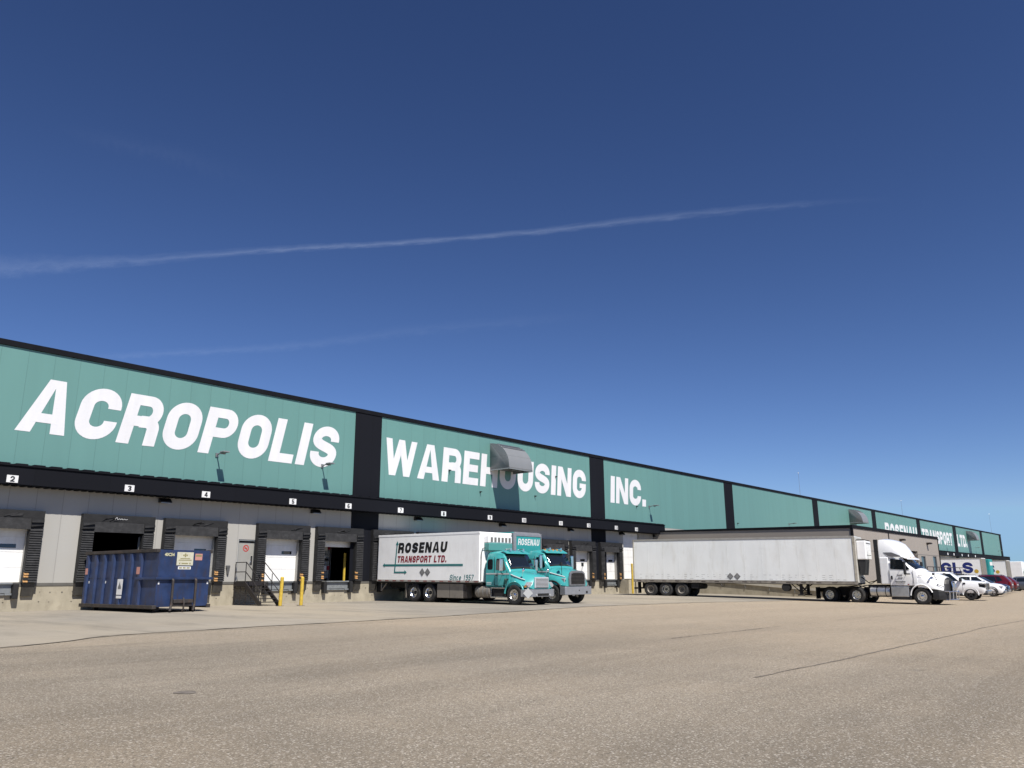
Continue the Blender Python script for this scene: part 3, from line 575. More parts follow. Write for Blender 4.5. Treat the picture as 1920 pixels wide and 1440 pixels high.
# squiggle brand script on the open dock's header (not readable in the photo)
mb = MB()
sq = crom([(16.1, 3.93), (16.18, 4.02), (16.22, 3.92), (16.3, 3.97), (16.34, 3.92), (16.4, 3.97), (16.45, 3.92), (16.52, 3.96), (16.58, 3.93), (16.66, 3.96)], 5)
for q in strip(sq, .014): mb._add([(p[0], -.305, p[1]) for p in q], [(0, 1, 2, 3)])
mb.build('header_script', m_white_ink, WH)
# wall-mounted hose bib box by the door
o = MB().box(21.93, 22.13, -.10, -.002, 1.82, 1.95).prism([(21.95, 1.82), (22.12, 1.82), (22.08, 1.50), (22.0, 1.52)], -.09, -.002, 'y').build('wall_telephone', mat('box_grey', (.12, .12, .12), .5), None, .012)
tag(o, 'small dark grey handset box on wall left of the man door', 'wall box')
# roof hoods
def hood(x, lab):
    t = thing('exhaust_hood', lab, 'exhaust hood', (x, 0, 8.72), 0, 'sheet metal hoods on the warehouse wall')
    w, d, h = 2.55, 1.82, 1.92
    prof = [(-.001, 0), (-d, 0)] + [(-d*.995, .12)] + [(-.001-d*math.cos(a)*.99, .14+(h-.14)*math.sin(a)) for a in [R(q) for q in range(8, 91, 8)]] + [(-.001, h)]
    m = seam_mat('hood_steel', (.25, .262, .275), .9, .75, axis=2, wid=.025, rough=.42, var=.1) if 'hood_steel' not in MATS else MATS['hood_steel']
    # shell: open underneath
    mb = MB(); n = len(prof)-1; P = prof[1:]
    for k in range(len(P)-1):
        (a, b), (c, e) = P[k], P[k+1]; mb._add([(0, a, b), (w, a, b), (w, c, e), (0, c, e)], [(0, 1, 2, 3)])
    for xx in (0, w): mb._add([(xx, a, b) for a, b in prof], [tuple(range(len(prof)))])
    sh = mb.build('hood_shell', m, t, smooth=25)
    md = sh.modifiers.new('thick', 'SOLIDIFY'); md.thickness = .03; md.offset = -1
    mb = MB()
    for a in (R(52), R(60), R(70)):
        y, z = -d*math.cos(a)*.99, .14+(h-.14)*math.sin(a); mb.box(.03, w-.03, y-.05, y, z+.0, z+.035)
    mb.build('standing_seam', m_steel, t)
    mb = MB()
    for k in range(1, 4): mb.box(.03, w-.03, -d*k/4-.02, -d*k/4+.02, .03, .09)
    mb.box(.0, w, -d-.012, -d+.03, -.05, .03); mb.box(-.012, .02, -d+.031, -.002, -.05, .03); mb.box(w-.02, w+.012, -d+.031, -.002, -.05, .03)
    mb.build('hood_rim', m_steelp, t)
    mb = MB(); mb.box(.1, w-.1, -.02, -.004, .1, h-.2); mb.build('louvre', m_under, t)
hood(41.78, 'grey sheet metal hood over the word WAREHOUSING'); hood(117.6, 'grey sheet metal hood on the wall just behind the roof of the beige office'); hood(190.6, 'grey sheet metal hood at the far end right of the lettering LTD.')
# ------------------------------------------------------------------ number signs (things), lights
for n in range(2, 15):
    x = DOCK.get(n, 59.7 if n == 14 else 0)+.02
    t = tag(MB().box(x-.215, x+.215, -.785, -.752, 5.17, 5.47).build('number_sign', m_white_ink, None, .004), f'white dock sign with black number {n} on the canopy fascia', 'number sign', 'dock number signs on the canopy')
    word('numeral', str(n), (x-(.085 if n < 10 else .15), -.788, 5.205), (1, 0, 0), (0, 0, 1), (0, -1, 0), (.23), .17 if n < 10 else .30, m_black_ink, t, stem=.2, gap=.14)
for k, x in enumerate((169, 173.8, 180.5, 186.0, 192.5)):
    tag(MB().box(x-.3, x+.3, -.785, -.752, 5.25, 5.65).build('number_sign', m_white_ink, None, .004), 'tiny pale dock sign on the far canopy above the parked white trailers', 'number sign', 'far dock signs too small to read')
mwp = mat('wall_pack_black', (.01, .01, .011), .4)
for k, (x, nm) in enumerate([(18.42, 'between signs 3 and 4'), (27.1, 'between signs 5 and 6'), (34.9, 'between signs 7 and 8'), (43.0, 'between signs 9 and 10'), (51.1, 'between signs 11 and 12'), (58.4, 'above the tall white door'), (63.9, 'at the canopy end beside the beige office')]):
    t = thing('wall_pack_light', f'black wedge wall light under the canopy {nm}', 'wall light', (x, -.002, 4.84), 0, 'wedge lights under the canopy')
    MB().prism([(0, .22), (-.10, .22), (-.28, .06), (-.28, 0), (0, 0)], -.28, .28, 'x').build('housing', mwp, t, .02)
    MB().box(-.24, .24, -.26, -.04, -.02, -.002).build('lens', m_lamp_lens, t)
def flood(x, z, lab, g='arm lights on the green wall'):
    t = thing('flood_light', lab, 'flood light', (x, -.003, z), 0, g)
    MB().box(-.08, .08, -.05, 0, -.1, .1).tube([(0, -.04, 0), (0, -.35, .06), (0, -.66, .07)], .035).build('arm', m_steel, t)
    MB().box(-.17, .17, -.95, -.55, .04, .11).box(-.14, .14, -.62, -.52, -.02, .04).build('lamp_head', m_steelp, t, .015)
flood(20.94, 7.45, 'grey arm light below the first P of ACROPOLIS'); flood(27.45, 7.55, 'grey arm light at the foot of the S of ACROPOLIS')
flood(63.26, 7.52, 'grey arm light right of the lettering INC.'); flood(95.5, 7.5, 'grey arm light on the second blank green bay')
flood(172.2, 7.4, 'tiny grey arm light below the word TRANSPORT'); flood(197.5, 7.3, 'tiny grey arm light under the farthest hood'); flood(222.5, 7.2, 'tiny grey arm light on the last green bay')
def camera_box(x, z, lab):
    t = thing('security_camera', lab, 'camera', (x, -.003, z), 0, 'small dark cameras on the green wall'); t.scale = (.62, .62, .62)
    MB().box(-.07, .07, -.12, 0, -.09, .09).box(-.04, .04, -.3, -.12, -.03, .05).build('housing', m_plastic, t, .01)
    MB().cyl((0, -.3, .01), (0, -.33, .01), .035, n=10).build('lens', m_glass, t)
W_ = lambda a, b: None
camera_box(37.7, 8.3, 'small dark camera between the R and E of WAREHOUSING'); camera_box(40.75, 7.1, 'small dark camera left of the big hood shadow')
camera_box(49.4, 8.95, 'small dark camera at the top of the N of WAREHOUSING'); camera_box(46.8, 7.25, 'small dark camera below the S of WAREHOUSING'); camera_box(61.1, 7.4, 'small dark camera below the C of INC.')
camera_box(81.3, 6.9, 'small dark camera at lower left of the first blank green bay')
# roof masts
def mast(x, y, h, lab):
    t = thing('lightning_mast', lab, 'mast', (x, y, 10.8), 0)
    MB().cyl((0, 0, 0), (0, 0, h), .022, .014, 8).box(-.15, .15, -.15, .15, 0, .12).build('pole', m_steel, t)
    MB().cyl((0, 0, h), (0, 0, h+.1), .08, .03, 10).build('cap', m_steel, t)
mast(102.6, 1.0, 3.6, 'thin pale mast on the roof above the green bay right of INC.'); mast(148.6, 1.0, 3.2, 'thin pale mast on the roof above the word ROSENAU'); mast(223.5, 1, 5.2, 'thin pale mast at the far end of the roof')
# ------------------------------------------------------------------ items inside dock 6
def tote(x, y, z, lab):
    t = thing('bulk_tote', lab, 'bulk container', (x, y, z), 0)
    MB().box(-.5, .5, -.58, .58, .15, 1.12).build('tank', m_tote, t, .06)
    mb = MB()
    for i in range(7): xx = -.53+1.06*i/6; mb.cyl((xx, -.61, .1), (xx, -.61, 1.15), .014, n=6); 
    for i in range(6): zz = .12+1.02*i/5; mb.cyl((-.54, -.62, zz), (.54, -.62, zz), .014, n=6)
    mb.build('cage', m_steel, t)
    MB().box(-.24, .24, -.64, -.628, .55, .85).build('placard', m_white_ink, t)
    MB().box(.27, .45, -.64, -.628, .62, .86).build('red_placard', m_red_ink, t)
    MB().cyl((0, -.6, .16), (0, -.72, .16), .07, n=12).build('valve', m_white_ink, t)
    mb = MB()
    for xx in (-.45, 0, .45): mb.box(xx-.07, xx+.07, -.6, .6, 0, .1)
    mb.box(-.55, .55, -.6, .6, .1, .148); mb.build('pallet', m_steel, t)
tote(29.1, 2.3, 1.166, 'caged white liquid tote standing on the floor of half open dock 6'); tote(29.15, 2.35, 2.34, 'caged white liquid tote stacked on top of another in dock 6')
tag(MB().cyl((29.95, .75, 1.166), (29.95, .75, 2.75), .075, n=16).build('guard_post', m_yellow, None), 'yellow guard post just inside half open dock 6', 'guard post')
# ------------------------------------------------------------------ office block
OX0, OX1, OY = 63.72, 89.3, -17.4
OF = thing('office_block', 'low beige flat roofed office block projecting from the green warehouse', 'office building', (OX0, OY, 0))
def ow(x): return x-OX0
H = 5.0; oz = -.45
wins = [(82.5, 84.0, 1.0, 3.15), (86.7, 88.1, 1.0, 3.2)]
mb = MB(); x = 0
for a, b, z0, z1 in [(78.6, 81.4, .75, 3.55)] + wins:
    a, b = ow(a), ow(b); mb.box(x, a, 0, .3, 1.0 if x < 99 else 0, H-.1); mb.box(a, b, 0, .3, z1, H-.1)
    if z0 > 1.0: mb.box(a, b, 0, .3, 1.0, z0)
    x = b
mb.box(x, OX1-OX0, 0, .3, 1.0, H-.1)
mb.box(OX1-OX0-.3, OX1-OX0, .301, 17.38, 1.0, H-.1); mb.prism([(.301, 1.0), (17.38, 1.0), (17.38, H+.26), (.301, H-.1)], 0, .3, 'x')
wl = mb.build('wall', m_beige, OF)
MB().box(.301, OX1-OX0-.301, .301, 17.38, H-.35, H-.2).build('roof', m_black, OF)
MB().box(-.06, OX1-OX0+.06, -.06, .32, H-.1, H+.14).prism([(.321, H-.1), (17.35, H+.26), (17.35, H+.40), (.321, H+.14)], -.06, .12, 'x').box(OX1-OX0-.1, OX1-OX0+.06, .321, 17.35, H-.1, H+.14).build('parapet_cap', m_black, OF, .01)
MB().box(-.05, .12, -.05, -.003, .9, H-.101).box(-.05, -.003, -.003, .12, .9, H-.101).build('corner_trim', m_black, OF)
MB().box(ow(72.9)-.1, ow(72.9)+.1, -.03, -.003, .9, H-.101).box(OX1-OX0-.12, OX1-OX0+.05, -.05, -.003, .9, H-.101).build('trim_strip', m_black, OF)
MB().box(-.02, OX1-OX0+.02, -.02, .29, oz-.1, .998).box(-.02, .29, .291, 17.38, oz-.1, .998).box(OX1-OX0-.29, OX1-OX0+.02, .291, 17.38, oz-.1, .998).build('foundation', m_conc, OF)
for a, b, z0, z1 in wins:
    w = MB().box(ow(a)+.03, ow(b)-.03, .10, .13, z0+.03, z1-.03).build('window', m_glassb, OF)
    MB().box(ow(a), ow(a)+.05, .04, .2, z0, z1).box(ow(b)-.05, ow(b), .04, .2, z0, z1).box(ow(a)+.05, ow(b)-.05, .04, .2, z1-.06, z1).box(ow(a)+.05, ow(b)-.05, .04, .2, z0, z0+.05).build('frame', mat('win_frame', (.22, .24, .26), .4, .4), w)
MB().box(ow(78.65), ow(81.35), .22, .28, .75, 3.5).build('entrance_door', mat('brown_door', (.085, .045, .032), .5, 0, .2, 3), OF)
MB().box(.3, OX1-OX0, -.012, -.003, 3.26, 3.31).build('joint_strip', mat('joint_grey', (.26, .24, .22), .6), OF)
for x, z, l in ((76.2, 4.4, 'left'), (85.1, 4.35, 'right')):
    t = thing('wall_lamp', f'dark hooded lamp on the beige office front, the {l} one of two', 'wall lamp', (x, OY-.003, z), 0, 'hooded lamps on the beige office')
    MB().prism([(0, .1), (-.38, .1), (-.46, .0), (-.38, -.05), (-.12, -.05), (-.12, -.1), (0, -.1)], -.22, .22, 'x').build('housing', mat('bronze', (.035, .022, .015), .5), t, .02)
    MB().box(-.16, .16, -.36, -.15, -.075, -.052).build('lens', m_lamp_lens, t)
# ramp beside the office (seen under the trailer) with pale kerb rail
rp = thing('access_ramp', 'sloping concrete ramp with a pale pipe kerb beside the office wall', 'ramp', (0, 0, 0))
mb = MB(); mb.prism([(-17.2, -.5), (-.6, -.4), (-.6, 1.15), (-5.2, 1.05), (-17.2, .05)], 62.1, 63.68, 'x'); mb.build('ramp_slab', m_conc, rp)
MB().prism([(-17.2, .06), (-5.2, 1.06), (-5.2, 1.24), (-17.2, .22)], 62.0, 62.098, 'x').build('kerb', mat('pale_kerb', (.60, .56, .48), .7, 0, .1, 3), rp)
mb = MB()
for k in range(7): y = -5.2-2*k; z = 1.05-k*2*.0833; mb.cyl((62.05, y, z-.3), (62.05, y, z+.15), .03, n=8)
mb.build('post', m_steel, rp)
t = thing('yellow_bollard', 'worn yellow bollard in front of the tall white door', 'bollard', (58.4, -1.0, 1.15), 0)
MB().cyl((0, 0, -1.15), (0, 0, 1.25), .085, n=16).build('post', m_yellow, t); MB().cyl((0, 0, 1.25), (0, 0, 1.30), .085, .04, 16).build('cap', m_yellow, t)
t = thing('landing_rail', 'dark two bar rail before the tall white door', 'railing', (58.9, -1.0, 1.15))
mb = MB()
for z in (.42, .8): mb.tube([(-.2, 0, z), (3.6, 0, z)], .025)
for x in (0, 1.8, 3.55): mb.cyl((x, 0, -1.15), (x, 0, .82), .03, n=8)
mb.build('bars', m_stair, t); MB().box(-1.0, 3.6, .06, .98, -1.15, -.01).build('landing', m_conc, t)
# entrance deck and rail in front of office
t = thing('deck_railing', 'long black railing along the entrance deck of the beige office', 'railing', (78.0, -18.9, 0))
mb = MB()
L_ = 13.5
for z in (2.12, 1.72): mb.tube([(0, 0, z), (L_, 0, z)], .03)
for k in range(7): mb.cyl((2.25*k, 0, .6), (2*k, 0, 2.12), .03, n=8)
mb.build('bars', m_stair, t)
MB().box(0, L_, .05, 1.45, .55, .75).box(0, L_, -.05, .049, .45, 1.55).build('deck', m_stair, t)
mb = MB()
for k in range(4): mb.cyl((4*k+.5, .8, -.6), (4*k+.5, .8, .55), .08, n=8)
mb.build('support', m_steel, t)
# ------------------------------------------------------------------ staircase by the man door
st = thing('metal_staircase', 'dark steel staircase with pipe handrails leading up to the man door', 'staircase', (22.45, -.02, 0))
mb = MB()
mb.box(0, 1.05, -1.0, -.0, 1.06, 1.15)
mb.box(-.02, 0, -1.02, 0, .92, 1.16); mb.box(0, 1.05, -1.02, -1.0, .92, 1.16)
mb.build('landing', m_stair, st, .005)
mb = MB()
n = 7; run = 1.4; y0s = -1.02
for k in range(n-1):
    y = y0s-run*(k+.1)/(n-1); z = 1.12-1.12*(k+1)/n
    mb.box(.03, 1.02, y-.26, y, z, z+.035)
mb.build('tread', m_stair, st)
for xx in (0, 1.05):
    MB().prism([(y0s, 1.16), (y0s, .92), (y0s-run+.1, .0), (y0s-run-.12, .0), (y0s-run-.12, .14)], xx-.03, xx+.03, 'x').build('stringer', m_stair, st)
    mb = MB()
    e = y0s-run-.1
    for hh in (.95, .48): 
        pts = [(xx, -.05 if xx == 0 else -.7, 1.15+hh), (xx, y0s+.0, 1.15+hh), (xx, e, .15+hh)]
        if hh > .9: pts += [(xx, e-.22, .12+hh), (xx, e-.28, hh-.05), (xx, e-.2, hh-.24), (xx, e, hh-.26)]
        mb.tube(pts, .022)
    for (y, zb) in ((-.07 if xx == 0 else -.7, 1.15), (y0s, 1.15), (y0s-run*.52, .6), (e, .08)): mb.cyl((xx, y, zb-.1), (xx, y, zb+.95), .022, n=8)
    mb.build('handrail', m_stair, st)
mb = MB()   # mesh guard under the landing
for k in range(11): mb.cyl((.02, -.05, .08+k*.083), (.02, -2.2+k*.1, .08+k*.083), .012, n=5)
for k in range(4): mb.cyl((.02, -.1-.5*k, .02), (.02, -.1-.5*k, min(1.05, 1.05-(k > 2)*.2)), .018, n=5)
mb.box(.0, .03, -.08, -.02, 0, 1.05)
mb.build('guard_mesh', m_stair, st)
# yellow bollards
for k, (x, y, lab) in enumerate([(23.0, -3.35, 'yellow steel bollard at the foot of the dark metal staircase'), (24.05, -3.55, 'yellow steel bollard in front of the door of dock 5')]):
    z = zg(x, y)+.01
    t = thing('yellow_bollard', lab, 'bollard', (x, y, z), 0, 'yellow bollards beside the staircase', rx=R(0)); t.rotation_euler = (0, R(1.5-k), 0)
    MB().cyl((0, 0, 0), (0, 0, 1.33), .085, n=18).build('post', m_yellow, t); MB().cyl((0, 0, 1.33), (0, 0, 1.37), .085, .05, 18).build('cap', m_yellow, t)
    MB().cyl((0, 0, -.005), (0, 0, .012), .2, n=12).build('base_plate', m_rail, t)
# ------------------------------------------------------------------ roll-off dumpster
dp = thing('roll_off_dumpster', 'large dark blue ribbed steel waste container with white stickers', 'dumpster', (15.0, -.55, .0), R(-90+3.8))
# local x forward (towards camera), y left (+X world)... rear at x=0
Ld, Wd, Hd = 5.75, 2.28, 2.42
z0 = .22
def quadbox(mb, x0, x1, y0, y1, za, zb, mi=0): mb.box(x0, x1, y0, y1, za, zb, mi)
mb = MB(); yl, yr = Wd, 0.0
# walls as real sheets (open top)
mb.box(0, Ld, 0, .04, z0, Hd-.1); mb.box(0, Ld, Wd-.04, Wd, z0, Hd-.1); mb.box(0, .04, .041, Wd-.041, z0, Hd-.1); mb.box(.041, Ld-.041, .041, Wd-.041, z0, z0+.08)
mb.box(Ld-.04, Ld, .041, Wd-.041, z0+.0, Hd-.0)
for k in range(7):   # tapered vertical ribs
    x = .10+k*.72
    if x > Ld-.9: break
    mb.prism([(x, -.085), (x+.17, -.085), (x+.22, -.001), (x-.05, -.001)], z0+.06, Hd-.12, 'z')
    mb.prism([(x, Wd+.085), (x+.17, Wd+.085), (x+.22, Wd+.001), (x-.05, Wd+.001)], z0+.06, Hd-.12, 'z')
mb.build('body', m_blued, dp, .008)
MB().box(0, Ld-1.15, -.012, -.002, 1.34, 1.37).build('side_seam', m_blued, dp)
mb = MB()
mb.box(-.03, Ld-.02, -.10, .06, Hd-.10, Hd+.03); mb.box(-.03, Ld-.02, Wd-.06, Wd+.10, Hd-.10, Hd+.03); mb.box(-.03, .08, .061, Wd-.061, Hd-.1, Hd+.03)
mb.build('top_rail', m_rail, dp, .015)
mb = MB()
mb.box(-.05, Ld+.06, -.12, .05, z0-.07, z0+.07); mb.box(-.05, Ld+.06, Wd-.05, Wd+.12, z0-.07, z0+.07)
mb.build('bottom_rail', m_rail, dp, .015)
mb = MB(); mb.box(Ld-1.5, Ld+.07, -.10, -.002, 1.26, 1.36); mb.box(Ld+.001, Ld+.10, -.1, Wd+.12, 1.26, 1.36); mb.box(Ld-1.5, Ld+.07, Wd+.002, Wd+.10, 1.26, 1.36)
mb.build('waist_rail', m_blued, dp, .012)
mb = MB()
for y in (.62, 1.62): mb.tube([(Ld+.04, y, 1.3), (Ld+.13, y, 1.22), (Ld+.13, y, .3), (Ld+.16, y-.06, .06)], .05, 8)
mb.build('front_post', m_rail, dp)
MB().box(Ld-.0+.002, Ld+.16, .70, 1.54, .36, .50).box(Ld+.002, Ld+.10, .70, 1.54, .24, .355).build('winch_plate', m_rail, dp, .01)
MB().tube([(Ld+.14, 1.12, .55), (Ld+.2, 1.12, .36), (Ld+.18, 1.12, .12), (Ld+.12, 1.12, .02)], .035).build('cable_hook', m_rail, dp)
for x, y in ((.5, .35), (.5, Wd-.35), (Ld-.5, .35), (Ld-.5, Wd-.35)):
    MB().cyl((x, y-.09, .085), (x, y+.09, .085), .085, n=14).box(x-.07, x+.07, y-.1, y+.1, .12, z0-.001).build('ground_roller', m_rail, dp)
# stickers on the front
def sticker(y, z, w, h, m=m_white_ink, bars=()):
    s = MB().box(Ld+.003, Ld+.008, y-w/2, y+w/2, z-h/2, z+h/2).build('sticker', m, dp)
    mb = MB()
    for (a, b, c, e) in bars: mb.box(Ld+.0085, Ld+.010, y-w/2+a*w, y-w/2+b*w, z-h/2+c*h, z-h/2+e*h)
    if bars: mb.build('print', mat('faded_print', (.30, .27, .12), .6), s)
sticker(1.12, 2.08, .72, .52, mat('cream_sticker', (.66, .64, .50), .6, 0, .08, 9), [(.46, .54, .62, .9), (.36, .44, .70, .82), (.56, .64, .70, .82), (.2, .8, .48, .54), (.1, .9, .36, .42), (.15, .22, .08, .2), (.78, .85, .08, .2), (.3, .7, .1, .18)])
sticker(1.12, 1.72, .56, .11, m_white_ink, [(.08, .3, .25, .75), (.36, .6, .25, .75), (.66, .92, .25, .75)])
sticker(1.72, 2.16, .32, .26, mat('faded_red', (.62, .30, .25), .6), [(.1, .9, .55, .85)])
font_text('marking', '40C54', (Ld+.006, .22, 2.17), (0, 1, 0), (0, 0, 1), (1, 0, 0), .13, .42, mat('pale_yellow_ink', (.65, .62, .40), .6), dp, .04)
def side_sticker(x, z, w, h, m): MB().box(x-w/2, x+w/2, -.094, -.088, z-h/2, z+h/2).build('sticker', m, dp)
side_sticker(3.15, .98, .42, .62, m_white_ink); side_sticker(3.15, .58, .40, .10, m_white_ink); side_sticker(.25, 1.62, .2, .26, MATS['faded_red']); side_sticker(4.45, 1.62, .24, .28, MATS['faded_red'])
MB().prism([(3.03, .9), (3.27, .9), (3.27, .98), (3.2, 1.08), (3.15, 1.2), (3.1, 1.08), (3.03, .98)], -.098, -.0945, 'y').build('emblem', m_grey_ink, dp)
for x in (.55, 1.95): MB().box(x, x+.05, -.095, -.088, 1.12, 1.22).build('reflector', m_white_ink, dp)
for y in (.05, Wd-.1): MB().box(Ld+.004, Ld+.009, y, y+.06, 1.08, 1.18).build('reflector', m_white_ink, dp)
# ------------------------------------------------------------------ vehicles: shared pieces
def half(sec, x):   # list of (y,z) from bottom to top centre, mirrored to a closed ring
    r = [(x, y, z) for y, z in sec]; l = [(x, -y, z) for y, z in reversed(sec) if y > 1e-6]
    return r + l
def wheel(par, x, y, r, w, rim=None, rr=None, dual=False, hub='alum', name='wheel', z=None):
    """y = outer face (signed); the tyre is the part, rim and hub are its children"""
    s = 1 if y > 0 else -1; z = r if z is None else z
    rr = rr or r*.56
    prof = [(0, rr), (-.012*1, rr*1.03), (.0, rr*1.2), (.012, r*.86), (-.008, r*.95), (-.04, r), (-w+.04, r), (-w, r*.95), (-w, rr), (0, rr)]
    mb = MB(); mb.lathe(prof, (x, y, z), 'y', 32, 0, s)
    for k in range(3): # tread grooves as raised ribs
        t = -.05-(w-.1)*(k+.15)/3; mb.lathe([(t, r*.99), (t, r+.008), (t-(w-.1)/4.2, r+.008), (t-(w-.1)/4.2, r*.99)], (x, y, z), 'y', 32, 0, s)
    if dual: mb.lathe([(-w-.07+d, q) for d, q in ((0, rr), (0, r*.95), (-.04, r), (-w+.04, r), (-w, r*.95), (-w, rr))], (x, y, z), 'y', 28, 0, s)
    t = mb.build(name, m_rubber, par, smooth=35)
    m = rim or m_alum
    mb = MB(); dep = .13 if dual else .035
    mb.lathe([(-.005, rr*1.0), (-.005, rr*.93), (-.035, rr*.86), (-dep, rr*.72), (-dep, .001), (-dep-.03, .001), (-dep-.03, rr)], (x, y, z), 'y', 28, 0, s)
    o = mb.build('rim', m, t, smooth=30)
    mb = MB(); mb.lathe([(-dep+.001, rr*.36), (-dep+.05, rr*.34), (-dep+.07 if not dual else -dep+.10, rr*.22), (-dep+.07 if not dual else -dep+.10, .001)], (x, y, z), 'y', 18, 0, s)
    mb.build('hub', m_under if hub == 'dark' else m_alum, t, smooth=30)
    mb = MB()
    for k in range(10):
        a = 2*PI*k/10+.15; q = rr*.60; mb.cyl((x+q*math.cos(a), y-s*(dep-.003), z+q*math.sin(a)), (x+q*math.cos(a), y-s*(dep-.004-.002), z+q*math.sin(a)), rr*.085, n=8)
    mb.build('hand_hole', m_under, t)
    return t
def carwheel(par, x, y, r, w, m=None, spokes=5):
    s = 1 if y > 0 else -1; rr = r*.66
    t = MB().lathe([(-.02, rr), (0, rr*1.06), (.006, r*.86), (-.015, r*.96), (-.04, r), (-w+.03, r), (-w, r*.95), (-w, rr), (-.02, rr)], (x, y, r), 'y', 28, 0, s).build('wheel', m_rubber, par, smooth=35)
    mb = MB(); mb.lathe([(-.006, rr), (-.006, rr*.9), (-.06, rr*.86), (-.06, rr)], (x, y, r), 'y', 24, 0, s)
    for k in range(spokes):
        a = 2*PI*k/spokes+.3; c, q = math.cos(a), math.sin(a)
        pts = [(-.16*rr, .12*rr), (.16*rr, .12*rr), (.11*rr, rr*.92), (-.11*rr, rr*.92)]
        vs = [(x+u*-q+v*c, y-s*.012, r+u*c+v*q) for u, v in pts] + [(x+u*-q+v*c, y-s*.05, r+u*c+v*q) for u, v in pts]
        mb._add(vs, [(0, 1, 2, 3), (7, 6, 5, 4), (0, 4, 5, 1), (1, 5, 6, 2), (2, 6, 7, 3), (3, 7, 4, 0)])
    mb.cyl((x, y-s*.008, r), (x, y-s*.06, r), rr*.22, n=14)
    mb.build('rim', m or m_alum, t)
    MB().cyl((x, y-s*.075, r), (x, y-s*.085, r), rr*.9, n=20).build('brake_disc', m_under, t)
    return t
def panel(name, pts, off, m, par, thick=.012):
    """a plate through pts (3-D, planar-ish), pushed out by off along its normal"""
    P = [Vector(p) for p in pts]; nrm = Vector((0, 0, 0))
    for i in range(len(P)):
        a, b = P[i], P[(i+1) % len(P)]; nrm += Vector(((a.y-b.y)*(a.z+b.z), (a.z-b.z)*(a.x+b.x), (a.x-b.x)*(a.y+b.y)))
    nrm.normalize(); nrm = nrm if off >= 0 else -nrm; off = abs(off)
    n = len(P); vs = [p+nrm*off for p in P] + [p+nrm*(off-thick) for p in P]
    return MB()._add(vs, [tuple(range(n)), tuple(range(2*n-1, n-1, -1))] + [(i, (i+1) % n, (i+1) % n+n, i+n) for i in range(n)]).build(name, m, par)
def roundpoly(pts, r=.06, k=3):
    out = []; n = len(pts)
    for i in range(n):
        a, b, c = (np.array(pts[(i-1) % n], float), np.array(pts[i], float), np.array(pts[(i+1) % n], float))
        d1 = (a-b)/np.linalg.norm(a-b); d2 = (c-b)/np.linalg.norm(c-b); rr = min(r, np.linalg.norm(a-b)*.45, np.linalg.norm(c-b)*.45)
        p, q = b+d1*rr, b+d2*rr
        for j in range(k+1): t = j/k; out.append(tuple((1-t)**2*p+2*t*(1-t)*b+t*t*q))
    return out
def sidepanel(name, pts, y, m, par, r=.06, th=.014):
    """plate in the xz plane at side y (signed)"""
    q = roundpoly(pts, r); s = 1 if y > 0 else -1
    return MB().prism(q, y, y-s*th, 'y').build(name, m, par)
def mirror(par, x, y, z, h=.62, w=.2, m=None, arm=True):
    s = 1 if y > 0 else -1
    o = MB().box(x-.05, x+.06, y-w/2, y+w/2, z-h/2, z+h/2).build('mirror', m or m_chrome, par, .03)
    MB().box(x-.065, x-.051, y-w/2+.02, y+w/2-.02, z-h/2+.03, z+h/2-.03).build('mirror_glass', m_glassb, o)
    if arm: MB().tube([(x, y, z-h/2), (x-.05, y-s*.1, z-h/2-.12), (x-.12, y-s*.38, z-h/2-.1)], .018).tube([(x, y, z+h/2), (x-.08, y-s*.36, z+h/2+.02)], .018).build('mirror_arm', m_plastic, o)
    return o
def diamonds(par, pts, y, r=.21):
    for (x, z) in pts:
        s = 1 if y > 0 else -1
        o = MB().prism([(x-r, z), (x, z-r*1.05), (x+r, z), (x, z+r*1.05)], y, y+s*.012, 'y').build('placard', m_grey_ink, par)
        MB().prism([(x-r*.62, z-.012), (x, z-r*.62), (x+r*.62, z-.012), (x, z+r*.62)], y+s*.013, y+s*.016, 'y').build('placard_face', mat('placard_face', (.26, .26, .26), .6, 0, .15, 20), o)
def windscreen(par, rows, off=.02, m=None):
    """rows: (x, [(y,z)...]) for y >= 0, edge to centre; curved glass a little proud of the cab"""
    vs = []; n = len(rows[0][1])*2-1
    for x, q in rows:
        full = [(y, z) for y, z in q] + [(-y, z) for y, z in reversed(q[:-1])]
        vs += [(x+off*.85, y, z+off*.5) for y, z in full]
    fs = [(r*n+i, r*n+i+1, (r+1)*n+i+1, (r+1)*n+i) for r in range(len(rows)-1) for i in range(n-1)]
    o = MB()._add(vs, fs).build('windscreen', m or m_glass, par, smooth=60)
    md = o.modifiers.new('thick', 'SOLIDIFY'); md.thickness = .012; md.offset = -1
    return o
def rowmix(a, b, t): return (a[0]+(b[0]-a[0])*t, [(p[0]+(q[0]-p[0])*t, p[1]+(q[1]-p[1])*t) for p, q in zip(a[1], b[1])])
m_bright = mat('bright_grille_bar', (.70, .71, .73), .3, .45, .05, 6)
m_steelp_b = mat('bumper_silver', (.46, .47, .50), .35, .55, .06, 4)
